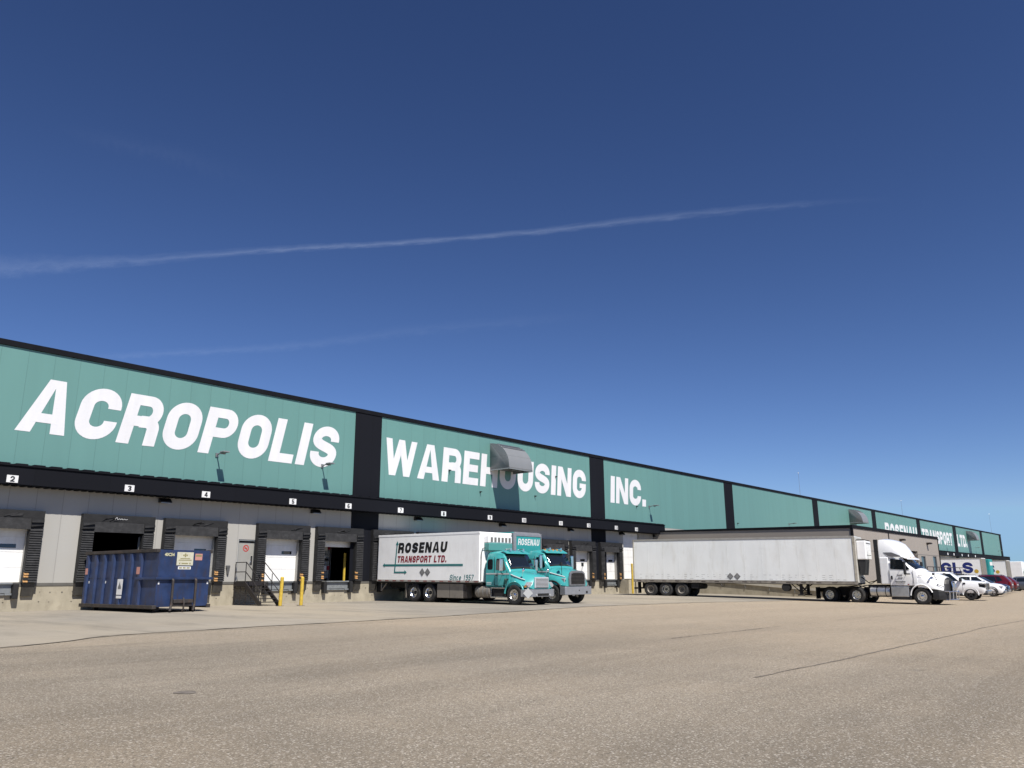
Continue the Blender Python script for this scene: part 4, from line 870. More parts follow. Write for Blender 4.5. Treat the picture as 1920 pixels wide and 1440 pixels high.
# ------------------------------------------------------------------ class-7 straight trucks (two)
def box_truck(kind, loc, label):
    """local: x forward, y left; x=0 at the front of the cargo box"""
    T = thing('box_truck', label, 'box truck', loc, R(-90), 'turquoise cab box trucks backed into the docks')
    A = kind == 'A'
    BL = 8.15 if A else 7.85; zb, zt = 1.08, 3.70 if A else 3.86; hw = 1.28
    bx = None
    if A:
        bx = MB().box(-BL, 0, -hw, hw, zb, zt).build('cargo_box', m_box, T, .05, seg=3)
        MB().box(-.0+.002, .035, -hw+.04, hw-.04, zb+.05, zt-.05).build('front_wall', m_boxfront, bx, .012)
        mb = MB()
        for (y0, y1) in ((-hw-.012, -hw+.03), (hw-.03, hw+.012)): mb.box(-BL-.01, .01, y0, y1, zt-.11, zt+.012)
        mb.build('top_rail', m_boxfront, bx, .01)
        mb = MB(); mb.box(-BL-.01, .01, -hw-.014, -hw-.002, zb, zb+.10); mb.box(-BL-.01, .01, hw+.002, hw+.014, zb, zb+.10)
        for k in range(13): mb.box(-BL+.1+k*.64, -BL+.4+k*.64, -hw-.017, -hw-.0145, zb+.02, zb+.075, 1)
        rail = mb.build('bottom_rail', [mat('dirty_rail', (.52, .50, .46), .5, .2, .1, 4, dirt=(.15, .10, .07), dirt_amt=.6, dscale=5), mat('tape_red', (.26, .09, .08), .5, 0, .5, 9)], bx)
        Y = -hw-.002
        # side writing: u runs towards the front of the truck (+x), seen from the right side
        U, V, N = (1, 0, 0), (0, 0, 1), (0, -1, 0)
        word('lettering', 'ROSENAU', (-6.42, Y, 2.66), U, V, N, .58, 4.05, m_black_ink, bx, stem=.27, gap=.13, slant=R(9))['label'] = 'black ROSENAU lettering'
        word('lettering', 'TRANSPORT LTD.', (-6.45, Y, 2.13), U, V, N, .37, 4.05, m_red_ink, bx, stem=.245, gap=.12, slant=R(9))['label'] = 'dark red TRANSPORT LTD. lettering'
        word('lettering', 'Since 1957', (-2.18, Y, 1.19), U, V, N, .29, 1.80, m_teal_ink, bx, stem=.155, gap=.13, slant=R(10))['label'] = 'teal Since 1957 lettering'
        mb = MB()
        mb.box(-7.55, -1.2, Y-.008, Y-.003, 1.93, 2.04); mb.prism([(-7.68, 1.985), (-7.52, 2.10), (-7.52, 1.87)], Y-.009, Y-.003, 'y')
        mb.prism([(-6.68, 1.56), (-6.60, 1.56), (-6.44, 3.16), (-6.52, 3.16)], Y-.011, Y-.0035, 'y'); mb.prism([(-6.60, 3.14), (-6.36, 3.14), (-6.46, 3.34)], Y-.012, Y-.0035, 'y')
        mb.box(-6.67, -5.75, Y-.0115, Y-.0038, 1.55, 1.63); mb.prism([(-5.78, 1.48), (-5.78, 1.71), (-5.60, 1.59)], Y-.0125, Y-.0038, 'y')
        mb.build('arrow_emblem', m_teal_ink, bx)
        diamonds(bx, [(-4.33, 1.60), (-3.90, 1.60)], Y, .21)
        # fridge unit on the front wall
        ru = MB().box(.04, .40, -.98, .92, 2.72, 3.12).build('refrigeration_unit', mat('unit_teal', (.10, .33, .31), .5), T, .04)
        MB().box(.04, .36, -.98, .92, 3.125, 3.5).build('unit_cowl', m_boxfront, ru, .04)
        mb = MB()
        for k in range(6): y = -.82+k*.29; mb.box(.361, .375, y, y+.17, 3.18, 3.42)
        mb.build('cowl_vent', mat('vent_grey', (.20, .19, .18), .6), ru)
        MB().tube([(.05, -hw+.06, 1.2), (.08, -hw+.05, 2.5), (.1, -hw+.12, 2.82), (.12, -.95, 2.88)], .02).build('hose', m_plastic, ru)
    else:
        bx = MB().box(-BL, -.18, -hw, hw, zb, zt-.02).build('cargo_box', m_tealp2, T, .03)
        mb = MB(); n = 6   # rounded silver nose frame
        prof = [(-.22, zt)] + [(-.2+.2*math.sin(R(q)), zt-.2+.2*math.cos(R(q))) for q in range(0, 91, 15)]
        nose = [(-.3, zt-.25)] + prof + [(0, zt-.25)]
        mb.prism([(a, b) for a, b in [(-.3, zt-.24), (-.3, zt+.0)] + prof + [(0, zt-.24)]], -hw+.16, hw-.16, 'y')
        for s in (-1, 1):
            q = [(-.3, s*hw*1.004), (-.12, s*hw*1.004)] + [(-.18+.18*math.sin(R(a)), s*(hw-.16+.16*math.cos(R(a)))) for a in range(10, 91, 20)] + [(0.001, s*(hw-.18)), (-.3, s*(hw-.18))]
            mb.prism(q, zb, zt-.06, 'z')
        mb.build('nose_frame', mat('brushed_silver', (.48, .48, .49), .38, .6, .08, 5), bx, .03)
        MB().box(-.17, -.02, -hw+.19, hw-.19, zb+.02, zt-.25).build('front_wall', m_tealp2, bx)
        word('lettering', 'ROSENAU', (-.018, -.95, 3.12), (0, 1, 0), (0, 0, 1), (1, 0, 0), .36, 1.95, m_white_ink, bx, stem=.2, gap=.14, slant=R(8))['label'] = 'white ROSENAU lettering'
    MB().box(-BL-.02, -BL, -hw+.03, hw-.03, zb+.02, zt-.06).build('rear_door', m_boxfront, bx)
    # chassis
    mb = MB()
    mb.box(-BL+.3, 2.7, -.48, -.36, .72, .98); mb.box(-BL+.3, 2.7, .36, .48, .72, .98); mb.box(-BL, .0, -1.15, 1.15, .985, zb-.004)
    mb.box(-6.3, -3.1, -.35, .35, .5, .8); mb.cyl((-4.2, -.9, .5), (-4.2, .9, .5), .13); mb.cyl((-5.45, -.9, .5), (-5.45, .9, .5), .13); mb.box(-1, 2.4, -.3, .3, .55, .95)
    mb.build('chassis', m_under, T)
    rx = (-3.98-0.0, -5.22) if A else (-3.9, -5.2)
    xs_ = [-(5.05 - .0), -(3.84)]
    for xx in (-5.06, -3.85):
        for s in (-1, 1): wheel(T, xx, s*1.2, .5, .27, dual=True, hub='dark')
    for xx, in ((-5.72,),):
        for s in (-1, 1): MB().box(xx-.02, xx, s*1.2-.02 if s > 0 else -1.2, s*1.2 if s < 0 else 1.2, .2, .98).prism([(xx-.1, .98), (xx+.02, .98), (xx+.0, .2), (xx-.04, .2)], min(s*1.18, s*.62), max(s*1.18, s*.62), 'y').build('mud_flap', m_dirtygrey if s < 0 else m_dark, T)
    for s in (-1, 1):   # tail bumper guard
        MB().tube([(-BL+.1, s*1.0, zb-.05), (-BL+.1, s*1.0, .52)], .045).tube([(-BL+.12, s*1.0, .55), (-BL+.55, s*1.0, .98)], .035).build('tail_guard', m_dirtygrey, T)
    for s in (-1, 1):   # side lockers
        b = MB().box(-3.22, -1.25, s*1.18-.0 if s < 0 else .5, -.5 if s < 0 else 1.18, .26, 1.0).build('side_locker', m_dirtygrey, T, .015)
        MB().box(-2.26, -2.24, min(s*1.185, s*1.181), max(s*1.185, s*1.181), .28, .98).box(-1.3, -1.0, min(s*1.15, s*1.17), max(s*1.15, s*1.17), .3, .95).build('locker_seam', m_rail, b)
    # fuel tank and steps
    for s in (-1, 1):
        tk = MB().cyl((-.42, s*.86, .62), (.62, s*.86, .62), .31, n=24).build('fuel_tank', m_dirtygrey, T, .03)
        mb = MB()
        for xx in (-.2, .12, .42): mb.cyl((xx, s*.86, .62), (xx+.06, s*.86, .62), .318, n=24)
        mb.build('strap', m_steel, tk)
        mb = MB(); mb.box(.68, 1.62, min(s*1.12, s*.6), max(s*1.12, s*.6), .33, .39); mb.box(.68, 1.62, min(s*1.12, s*.7), max(s*1.12, s*.7), .80, .85); mb.box(.66, .70, min(s*1.12, s*.6), max(s*1.12, s*.6), .33, .85)
        stp = mb.build('cab_step', m_alum, T, .01); MB().box(.72, 1.62, min(s*1.06, s*.5), max(s*1.06, s*.5), .40, .79).build('step_box', m_under, stp)
    # cab
    x0 = .34; wx = 2.28
    if A:
        low = [(.0, .86), (1.02, .86), (1.12, .92), (1.14, 1.3), (1.13, 1.72)]
        up = lambda w, z: [(w, z-.3), (w-.05, z-.12), (w-.16, z-.03), (.5, z+.02), (0, z+.03)]
        secs = [half(low+[(1.09, 2.2)]+up(1.03, 2.62), x0), half(low+[(1.11, 2.2)]+up(1.06, 2.66), x0+.08), half(low+[(1.11, 2.25)]+up(1.06, 2.70), 1.0),
                half(low+[(1.10, 2.2)]+up(1.03, 2.62), 1.42), half(low+[(1.08, 2.0)]+[(1.02, 2.15), (1.0, 2.19), (.98, 2.22), (.9, 2.24), (.5, 2.27), (0, 2.28)], 1.62),
                half(low[:4]+[(1.11, 1.66), (1.06, 1.70), (1.0, 1.72), (.96, 1.73), (.9, 1.74), (.5, 1.76), (0, 1.77)], 1.92),
                half(low[:4]+[(1.10, 1.60), (1.05, 1.64), (1.0, 1.66), (.96, 1.67), (.9, 1.68), (.5, 1.70), (0, 1.71)], 1.96)]
        cab = MB().loft(secs).build('cab', m_tealp, T, smooth=32)
        hood = [half([(0, .80), (.9, .80), (1.06, .95), (1.08, 1.25), (1.02, 1.48), (.84, 1.60), (.5, 1.68), (0, 1.70)], 1.965),
                half([(0, .80), (.9, .80), (1.12, .95), (1.14, 1.12), (1.04, 1.36), (.80, 1.52), (.5, 1.60), (0, 1.62)], 2.3),
                half([(0, .80), (.9, .80), (1.13, .90), (1.14, 1.02), (.98, 1.20), (.72, 1.44), (.5, 1.52), (0, 1.55)], 2.65),
                half([(0, .80), (.9, .80), (1.06, .86), (1.06, .95), (.88, 1.08), (.62, 1.36), (.45, 1.46), (0, 1.49)], 2.95),
                half([(0, .80), (.66, .80), (.8, .84), (.82, .90), (.72, 1.0), (.52, 1.32), (.4, 1.40), (0, 1.43)], 3.10)]
        hd = MB().loft(hood).build('hood', m_tealp, T, smooth=32)
        cut(hd, [(wx, .52, .60, -1.4, -.45), (wx, .52, .60, .45, 1.4)]); hd.data.shade_smooth(); hd.data.set_sharp_from_angle(angle=R(32))
        for s in (-1, 1):
            mb = MB(); a = [(wx+.63*math.cos(R(q)), s*1.14, .52+.63*math.sin(R(q))) for q in range(20, 186, 12)]; mb.tube(a, .045, 8); mb.build('fender_lip', m_tealp, hd, smooth=60)
        # glazing
        A0, A1, A2 = (1.42, [(.87, 2.59), (.5, 2.64), (0, 2.65)]), (1.62, [(.94, 2.23), (.5, 2.27), (0, 2.28)]), (1.92, [(.98, 1.73), (.5, 1.76), (0, 1.77)])
        windscreen(cab, [rowmix(A0, A1, .18), A1, rowmix(A1, A2, .5), rowmix(A1, A2, .94)])
        MB().prism([(1.22, 2.69), (1.52, 2.58), (1.60, 2.55), (1.59, 2.585), (1.25, 2.73)], -.96, .96, 'y').build('sun_visor', m_tealp, cab, .01)
        for s in (-1, 1):
            y = s*1.128
            sidepanel('window', [(1.02, 1.72), (1.70, 1.72), (1.52, 2.28), (1.06, 2.30)], s*1.135, m_glass, cab)
            sidepanel('window', [(.44, 1.74), (.80, 1.74), (.80, 2.28), (.46, 2.26)], s*1.132, m_glass, cab, .1)
            mb = MB()
            for (xa, za, xb, zb2) in ((.93, .95, .93, 2.38), (1.78, 1.0, 1.78, 1.7), (.93, .95, 1.78, .95)):
                if xa == xb: mb.box(xa-.008, xa+.008, min(y+s*.014, y), max(y+s*.014, y), za, zb2)
                else: mb.box(xa, xb, min(y+s*.018, y), max(y+s*.018, y), za-.008, za+.008)
            mb.build('door_seam', m_under, cab)
            MB().box(1.0, 1.14, min(s*1.14, s*1.165), max(s*1.14, s*1.165), 1.44, 1.49).build('handle', m_plastic, cab, .01)
            MB().box(.36, 1.94, min(s*1.139, s*1.146), max(s*1.139, s*1.146), 1.50, 1.57).build('pinstripe', mat('stripe_grey', (.62, .66, .66), .4), cab)
            MB().tube([(1.97, s*1.045, 1.50), (2.3, s*1.06, 1.40), (2.6, s*1.0, 1.30), (2.8, s*.92, 1.24)], .032).build('pinstripe', MATS['stripe_grey'], hd)
            MB().box(.40, .72, min(s*1.142, s*1.148), max(s*1.142, s*1.148), 1.0, 1.03).box(.40, .72, min(s*1.142, s*1.148), max(s*1.142, s*1.148), 1.08, 1.11).build('door_marking', m_white_ink, cab)
            mirror(T, 1.62, s*1.42, 1.98, .62, .2)
            MB().lathe([(0, .10), (.03, .09), (.06, .05), (.07, .001)], (2.75, s*1.0, 1.72), 'x', 16).tube([(2.74, s*1.0, 1.68), (2.6, s*.9, 1.42)], .014).build('hood_mirror', m_chrome, T, smooth=40)
            hl = MB().loft([[(3.0+dx, s*(.86+yy), .93+zz) for yy, zz in ((-.24, -.02), (.14, -.06), (.22, .06), (.04, .21), (-.18, .2))] for dx in (-.12, .08)]).build('headlight', m_lamp_lens, T, .02)
            MB().box(2.88, 2.99, min(s*1.05, s*1.10), max(s*1.05, s*1.10), .88, .96).build('turn_signal', m_amber_lens, hl)
        gr = MB().box(3.08, 3.17, -.56, .56, .84, 1.38).build('grille', m_bright, T, .04)
        MB().box(3.171, 3.176, -.49, .49, .88, 1.32).build('grille_void', m_under, gr)
        mb = MB()
        for k in range(7): z = .90+k*.062; mb.box(3.178, 3.20, -.50, .50, z, z+.036)
        mb.build('grille_bar', m_bright, gr, .004)
        bp = MB().loft([half([(0, .42), (w, .42), (w, .78), (0, .78)], xx) for xx, w in ((2.75, 1.2), (2.98, 1.16), (3.16, 1.0), (3.24, .8))]).build('bumper', m_steelp_b, T, .015)
        MB().box(3.235, 3.25, -.45, .45, .46, .58).build('bumper_slot', m_under, bp)
        for s in (-1, 1): MB().cyl((3.2, s*.55, .5), (3.27, s*.55, .5), .05, n=12).build('fog_light', m_lamp_lens, bp)
        q = MB().prism([(0, -.26), (.25, 0), (0, .26), (-.25, 0)], 0, .01, 'x').build('placard', mat('pale_placard', (.55, .56, .56), .5), bp)
        q.location = (3.115, -1.065, .60); q.rotation_euler = (0, 0, R(-42))
        roofz, mx = 2.72, 1.2
    else:
        wx = 2.55
        low = [(.0, .95), (1.02, .95), (1.12, 1.0), (1.14, 1.4), (1.13, 1.90)]
        up = lambda w, z: [(w, z-.3), (w-.05, z-.12), (w-.16, z-.03), (.5, z+.02), (0, z+.03)]
        secs = [half(low+[(1.09, 2.35)]+up(1.03, 2.76), .80), half(low+[(1.11, 2.35)]+up(1.06, 2.80), .88), half(low+[(1.11, 2.35)]+up(1.06, 2.82), 1.4),
                half(low+[(1.10, 2.3)]+up(1.03, 2.72), 1.85), half(low+[(1.08, 2.15)]+[(1.02, 2.26), (1.0, 2.30), (.98, 2.33), (.9, 2.36), (.5, 2.39), (0, 2.40)], 2.02),
                half(low[:4]+[(1.11, 1.84), (1.06, 1.88), (1.0, 1.90), (.96, 1.91), (.9, 1.92), (.5, 1.94), (0, 1.95)], 2.3),
                half(low[:4]+[(1.10, 1.78), (1.05, 1.82), (1.0, 1.84), (.96, 1.85), (.9, 1.86), (.5, 1.88), (0, 1.89)], 2.34)]
        cab = MB().loft(secs).build('cab', m_tealp, T, smooth=32)
        hood = [half([(0, .95), (1.0, .95), (1.10, 1.0), (1.12, 1.3), (1.04, 1.62), (.86, 1.80), (.5, 1.86), (0, 1.88)], 2.345),
                half([(0, .95), (1.0, .95), (1.15, .98), (1.16, 1.15), (1.02, 1.42), (.80, 1.72), (.5, 1.80), (0, 1.82)], 2.75),
                half([(0, .90), (1.0, .90), (1.12, .95), (1.12, 1.10), (.92, 1.36), (.74, 1.64), (.5, 1.72), (0, 1.75)], 3.1),
                half([(0, .90), (.9, .90), (.98, .93), (.98, 1.05), (.84, 1.3), (.70, 1.56), (.5, 1.66), (0, 1.69)], 3.32)]
        hd = MB().loft(hood).build('hood', m_tealp, T, smooth=32)
        cut(hd, [(wx, .52, .62, -1.4, -.5), (wx, .52, .62, .5, 1.4)]); hd.data.shade_smooth(); hd.data.set_sharp_from_angle(angle=R(32))
        A0, A1, A2 = (1.85, [(.87, 2.69), (.5, 2.74), (0, 2.75)]), (2.02, [(.94, 2.345), (.5, 2.39), (0, 2.40)]), (2.3, [(.98, 1.905), (.5, 1.94), (0, 1.95)])
        windscreen(cab, [rowmix(A0, A1, .18), A1, rowmix(A1, A2, .5), rowmix(A1, A2, .94)])
        MB().prism([(1.66, 2.80), (1.95, 2.68), (2.03, 2.65), (2.02, 2.69), (1.7, 2.85)], -.96, .96, 'y').build('sun_visor', m_tealp, cab, .01)
        for s in (-1, 1):
            y = s*1.128
            sidepanel('window', [(1.42, 1.90), (2.08, 1.90), (1.92, 2.42), (1.45, 2.44)], s*1.137, m_glass, cab)
            mb = MB(); mb.box(1.32, 1.336, min(y+s*.014, y), max(y+s*.014, y), 1.05, 2.5); mb.build('door_seam', m_under, cab)
            MB().box(.82, 2.32, min(s*1.139, s*1.146), max(s*1.139, s*1.146), 1.62, 1.69).build('pinstripe', MATS['stripe_grey'], cab)
            MB().tube([(2.35, s*1.08, 1.60), (2.75, s*1.0, 1.50), (3.2, s*.86, 1.38)], .032).build('pinstripe', MATS['stripe_grey'], hd)
            MB().tube([(2.35, s*1.0, .96), (3.1, s*1.0, .96)], .01).build('fender_edge', m_under, hd)
            mb = MB(); a = [(wx+.65*math.cos(R(q)), s*1.13, .52+.65*math.sin(R(q))) for q in range(28, 170, 12)]; mb.tube(a, .05, 8); mb.build('fender_lip', m_dark, hd, smooth=60)
            mirror(T, 1.98, s*1.42, 2.18, .72, .2)
            hl = MB().loft([[(3.18+dx, s*(.92+yy), 1.18+zz) for yy, zz in ((-.12, -.14), (.08, -.14), (.10, .12), (-.10, .16))] for dx in (-.12, .09)]).build('headlight', m_lamp_lens, T, .02)
            MB().cyl((3.26, s*.9, 1.17), (3.29, s*.9, 1.17), .06, n=12).build('lamp', m_glass, hl)
            MB().tube([(3.0, s*.86, 1.42), (3.05, s*.98, 2.0)], .014).box(3.0, 3.08, s*.98-.06, s*.98+.06, 1.95, 2.15).build('hood_mirror', m_plastic, T)
        gr = MB().loft([half([(0, .92), (.72, .92), (.74, 1.3), (.66, 1.60), (.45, 1.70), (0, 1.72)], xx) for xx in (3.3, 3.42)]).build('grille', m_steel, T, .03)
        MB().loft([half([(0, 1.0), (.60, 1.0), (.61, 1.3), (.56, 1.54), (.4, 1.60), (0, 1.61)], xx) for xx in (3.421, 3.426)]).build('grille_void', m_under, gr)
        mb = MB()
        for k in range(8): z = 1.03+k*.072; mb.box(3.428, 3.446, -.57, .57, z, z+.022)
        mb.build('grille_bar', m_dirtyg, gr)
        bp = MB().loft([half([(0, .46), (w, .46), (w, .88), (0, .88)], xx) for xx, w in ((3.1, 1.2), (3.44, 1.2), (3.5, 1.14))]).build('bumper', m_steelp_b, T, .02)
        for y in (.3, .42): MB().cyl((3.42, y-.8, .44), (3.46, y-.8, .44), .04, n=10).build('fog_light', m_lamp_lens, bp)
        MB().box(3.501, 3.506, .62, .78, .52, .64).cyl((3.5, 0, .68), (3.506, 0, .68), .04, n=10).build('bumper_hole', m_under, bp)
        roofz, mx = 2.84, 1.62
    for y in (-.72, -.36, 0, .36, .72):
        MB().box(mx+.1-.07, mx+.1+.07, y-.05, y+.05, roofz-.05, roofz+.035).build('marker_light', m_amber_lens if not A else m_chrome, cab, .015)
    for s in (-1, 1):
        MB().cyl((mx-.05, s*.5, roofz+.05), (mx+.32, s*.5, roofz+.05), .03, .07, 12).box(mx+.0, mx+.04, s*.5-.03, s*.5+.03, roofz-.04, roofz+.04).build('air_horn', m_chrome, cab)
        wheel(T, wx, s*1.17, .5, .30, rr=.28)
    MB().cyl((wx, -.95, .5), (wx, .95, .5), .09).box(wx-.1, wx+.7, -.45, .45, .5, .75).build('front_axle', m_under, T)
    return T
t1 = box_truck('A', (32.68, -8.62, -.03), 'nearer turquoise cab truck with white box lettered ROSENAU TRANSPORT LTD.'); t1.rotation_euler = (0, R(.6), R(-90))
t2 = box_truck('B', (36.0, -8.2, -.03), 'farther turquoise cab truck with turquoise silver edged box behind the white box truck'); t2.rotation_euler = (0, R(.5), R(-90))
# ------------------------------------------------------------------ semi trailer
def trailer_box(T, L, hw, zb, zt, m, ribs=True, nose=True):
    """x=0 rear, +x front"""
    mb = MB().box(0, L, -hw, hw, zb, zt)
    if ribs:
        k = 1.22
        while k < L-.4:
            for s in (-1, 1): y0, y1 = sorted((s*(hw+.0015), s*(hw+.0055))); mb.box(k-.028, k+.028, y0, y1, zb+.101, zt-.101)
            k += 1.22
        rr = random.Random(11)
        for q in range(34):     # riveted scuff rows low on the side
            x = .5+q*.44
            for zz in (.18, .32, .46):
                if rr.random() < .75: mb.box(x, x+rr.uniform(.05, .26), -hw-.004, -hw-.0022, zb+zz, zb+zz+.02, 1)
    bx = mb.build('cargo_box', [m, mat('scuff', (.42, .42, .41), .6)], T)
    mb = MB()
    for s in (-1, 1):
        y0, y1 = sorted((s*(hw+.002), s*(hw+.03)))
        mb.box(-.01, L+.01, y0, y1, zt-.10, zt+.015)
    mb.build('top_rail', m_toprail, bx, .006)
    mb = MB()
    for s in (-1, 1):
        y0, y1 = sorted((s*(hw+.002), s*(hw+.03))); mb.box(-.01, L+.01, y0, y1, zb-.10, zb+.10)
    for k in range(int(L/1.0)):
        for s in (-1, 1): y0, y1 = sorted((s*(hw+.0305), s*(hw+.034))); mb.box(.3+k*1.0, .62+k*1.0, y0, y1, zb-.03, zb+.02, 1)
    rl = mb.build('bottom_rail', [m_botrail, m_dtape], bx, .004)
    mb = MB()
    for s in (-1, 1):
        y0, y1 = sorted((s*(hw+.002), s*(hw+.035)))
        MB().box(L-.14, L+.02, y0, y1, zb+.101, zt-.101).build('corner_post', m_corner, bx, .01); MB().box(-.02, .07, y0, y1, zb+.101, zt-.101).build('corner_post', m_corner, bx, .01)
    return bx
m_dtape = mat('dirty_tape', (.06, .045, .04), .6, 0, .5, 9)
m_toprail = mat('aged_top_rail', (.46, .44, .40), .5, .3, .12, 3)
m_botrail = mat('aged_bottom_rail', (.30, .27, .23), .6, .2, .25, 3, dirt=(.08, .06, .05), dirt_amt=.6, dscale=5)
m_corner = mat('aged_corner', (.55, .51, .42), .5, .2, .12, 3, dirt=(.2, .14, .09), dirt_amt=.5, dscale=4)
m_trl = mat('aged_white_panel', (.86, .875, .865), .3, .0, .06, .8, (1, 1, .25), .9, .9, dirt=(.60, .57, .49), dirt_amt=.35, dscale=1.1, dstretch=(2.2, 2.2, .45))
# gentle dents so the flanks catch the light unevenly
HX, HY = 56.8, -19.85                       # nose of the trailer, centre
ang = math.atan2(-15.5, 2.1)
LT = 15.9
rear = (HX-LT*math.cos(ang)+.0, HY-LT*math.sin(ang))
TR = thing('semi_trailer', 'long aged white dry van semi trailer with two grey diamond placards, standing across the yard', 'semi trailer', (rear[0], rear[1], -.04), ang)
TR.rotation_euler = (0, R(.72), ang)
hw = 1.3; zb, zt = 1.12, 4.14
bx = trailer_box(TR, LT, hw, zb, zt, m_trl)
MB().box(LT+.002, LT+.03, -hw+.04, hw-.04, zb+.02, zt-.05).build('nose_panel', mat('nose_white', (.70, .68, .62), .45, 0, .08, 2, dirt=(.25, .17, .10), dirt_amt=.5, dscale=3, dstretch=(1, 1, .3)), bx, .01)
MB().box(-.03, -.002, -hw+.04, hw-.04, zb+.03, zt-.08).build('rear_door', m_trl, bx)
diamonds(bx, [(7.45, zb+.36), (7.95, zb+.36)], -hw-.006, .235)
fu = MB().box(LT+.04, LT+.62, -1.02, 1.02, 2.62, 3.86).build('refrigeration_unit', m_boxfront, TR, .06)
MB().box(LT+.045, LT+.58, -1.0, 1.0, 3.861, 3.93).build('unit_cap', m_under, fu, .03)
MB().prism([(LT+.05, 2.61), (LT+.56, 2.61), (LT+.42, 1.62), (LT+.2, 1.62)], -.95, .4, 'y').build('engine_case', m_plastic, fu, .02)
MB().box(LT+.621, LT+.63, -.8, .8, 3.66, 3.72).box(LT+.621, LT+.63, -.8, .8, 2.9, 2.93).build('unit_vent', m_grey_ink, fu)
mb = MB(); mb.tube([(LT+.1, -.5, 1.5), (LT+.5, -.45, 1.15), (LT+.9, -.3, 1.25), (LT+1.3, -.1, 1.6)], .03).tube([(LT+.1, -.3, 1.5), (LT+.6, -.25, 1.05), (LT+1.0, -.1, 1.3), (LT+1.3, .1, 1.7)], .025); mb.build('air_hose', m_plastic, TR)
mb = MB(); mb.box(0, LT-.1, -.55, -.42, .98, zb-.101); mb.box(0, LT-.1, .42, .55, .98, zb-.101); mb.box(0, LT, -hw+.03, hw-.03, zb-.1, zb-.004)
mb.box(.4, 4.6, -.6, .6, .62, .96)
for ax in (1.32, 2.52, 3.74): mb.cyl((ax, -1.0, .5), (ax, 1.0, .5), .09)
mb.build('chassis', m_under, TR)
for ax in (1.32, 2.52, 3.74):
    for s in (-1, 1): wheel(TR, ax, s*1.26, .51, .27, dual=True, hub='dark', rim=m_alum if ax == 2.52 else m_dirtygrey)
for s in (-1, 1): MB().box(.30, .33, min(s*.7, s*1.25), max(s*.7, s*1.25), .2, 1.08).build('mud_flap', m_dark, TR)
MB().box(-.06, .02, -1.1, 1.1, .5, .62).box(-.04, .01, -.5, -.42, .6, 1.1).box(-.04, .01, .42, .5, .6, 1.1).build('rear_guard', m_under, TR)
mb = MB(); mb.box(4.5, 5.05, -1.2, -.3, .62, 1.0); mb.cyl((4.75, -.2, .75), (4.75, 1.0, .75), .2, n=14); mb.build('air_tank', m_under, TR)
mb = MB(); mb.tube([(5.1, -1.05, 1.06), (6.1, -1.1, 1.02), (6.6, -1.1, .94), (6.75, -1.1, .78), (6.95, -1.1, .82), (6.9, -1.1, 1.04)], .018); mb.tube([(6.0, -1.0, 1.06), (12, -.9, 1.0)], .012); mb.build('loose_strap', m_plastic, TR)
lg = MB()
for s in (-1, 1): lg.box(12.12, 12.30, s*1.0-.09, s*1.0+.09, .32, 1.08).box(12.0, 12.42, s*1.0-.14, s*1.0+.14, .24, .32)
lg.tube([(12.2, -1.0, .4), (12.2, 1.0, .4)], .03).tube([(12.2, -1.0, .45), (11.4, -.6, 1.08)], .035).tube([(12.2, 1.0, .45), (11.4, .6, 1.08)], .035).tube([(12.2, -1.0, .95), (12.2, 1.0, .4)], .03).tube([(12.2, 1.0, .95), (12.2, -1.0, .4)], .03).tube([(12.2, -1, .5), (13.0, -.7, 1.08)], .035)
lg.build('landing_gear', m_under, TR)
MB().cyl((11.25, -1.28, .78), (11.25, -.7, .78), .27, n=20).build('spare_carrier', m_under, TR)
# ------------------------------------------------------------------ tractor, origin below steer axle, x forward
TA = R(-95)
tx, ty = 55.95, -23.7   # near-side steer contact
cx_, cy_ = tx - (-math.sin(TA))*(-1.22), ty - math.cos(TA)*(-1.22)
TT = thing('semi_tractor', 'white long nosed day cab semi tractor with tall roof fairing and chrome bull bar', 'semi truck', (cx_, cy_, -.47), TA)
TT.rotation_euler = (0, R(.6), TA)
low = [(0, 1.15), (1.05, 1.15), (1.18, 1.2), (1.2, 1.6), (1.19, 2.12)]
top = lambda w, z: [(w, z-.3), (w-.06, z-.12), (w-.18, z-.03), (.5, z+.02), (0, z+.03)]
S = [half(low+[(1.16, 2.5)]+top(1.1, 2.98), -2.02), half(low+[(1.16, 2.5)]+top(1.12, 3.0), -1.5), half(low+[(1.14, 2.5)]+top(1.06, 2.92), -1.16),
     half(low+[(1.12, 2.34), (1.04, 2.46), (1.0, 2.50), (.9, 2.53), (.5, 2.58), (0, 2.60)], -.8),
     half(low[:4]+[(1.16, 2.08), (1.1, 2.12), (1.04, 2.14), (1.0, 2.15), (.9, 2.17), (.5, 2.22), (0, 2.24)], -.28),
     half(low[:4]+[(1.14, 2.0), (1.08, 2.04), (1.02, 2.06), (.98, 2.07), (.88, 2.09), (.5, 2.14), (0, 2.16)], -.22)]
cab = MB().loft(S).build('cab', m_whitep, TT, smooth=32)
MB().box(-2.62, -2.021, -1.18, 1.18, 1.25, 2.95).build('cab_back', m_whitep, cab, .05)
H_ = [half([(0, 1.0), (1.0, 1.0), (1.14, 1.1), (1.17, 1.45), (1.12, 1.85), (.95, 2.02), (.5, 2.10), (0, 2.12)], -.215),
      half([(0, 1.0), (1.05, 1.0), (1.22, 1.06), (1.23, 1.30), (1.10, 1.66), (.86, 1.92), (.5, 2.02), (0, 2.04)], .25),
      half([(0, .95), (1.05, .95), (1.22, 1.0), (1.22, 1.20), (1.04, 1.52), (.76, 1.80), (.45, 1.90), (0, 1.92)], .75),
      half([(0, .90), (.98, .90), (1.10, .94), (1.10, 1.06), (.90, 1.36), (.64, 1.66), (.4, 1.76), (0, 1.78)], 1.12),
      half([(0, .87), (.84, .87), (.92, .90), (.93, 1.0), (.76, 1.32), (.55, 1.60), (.35, 1.69), (0, 1.72)], 1.28)]
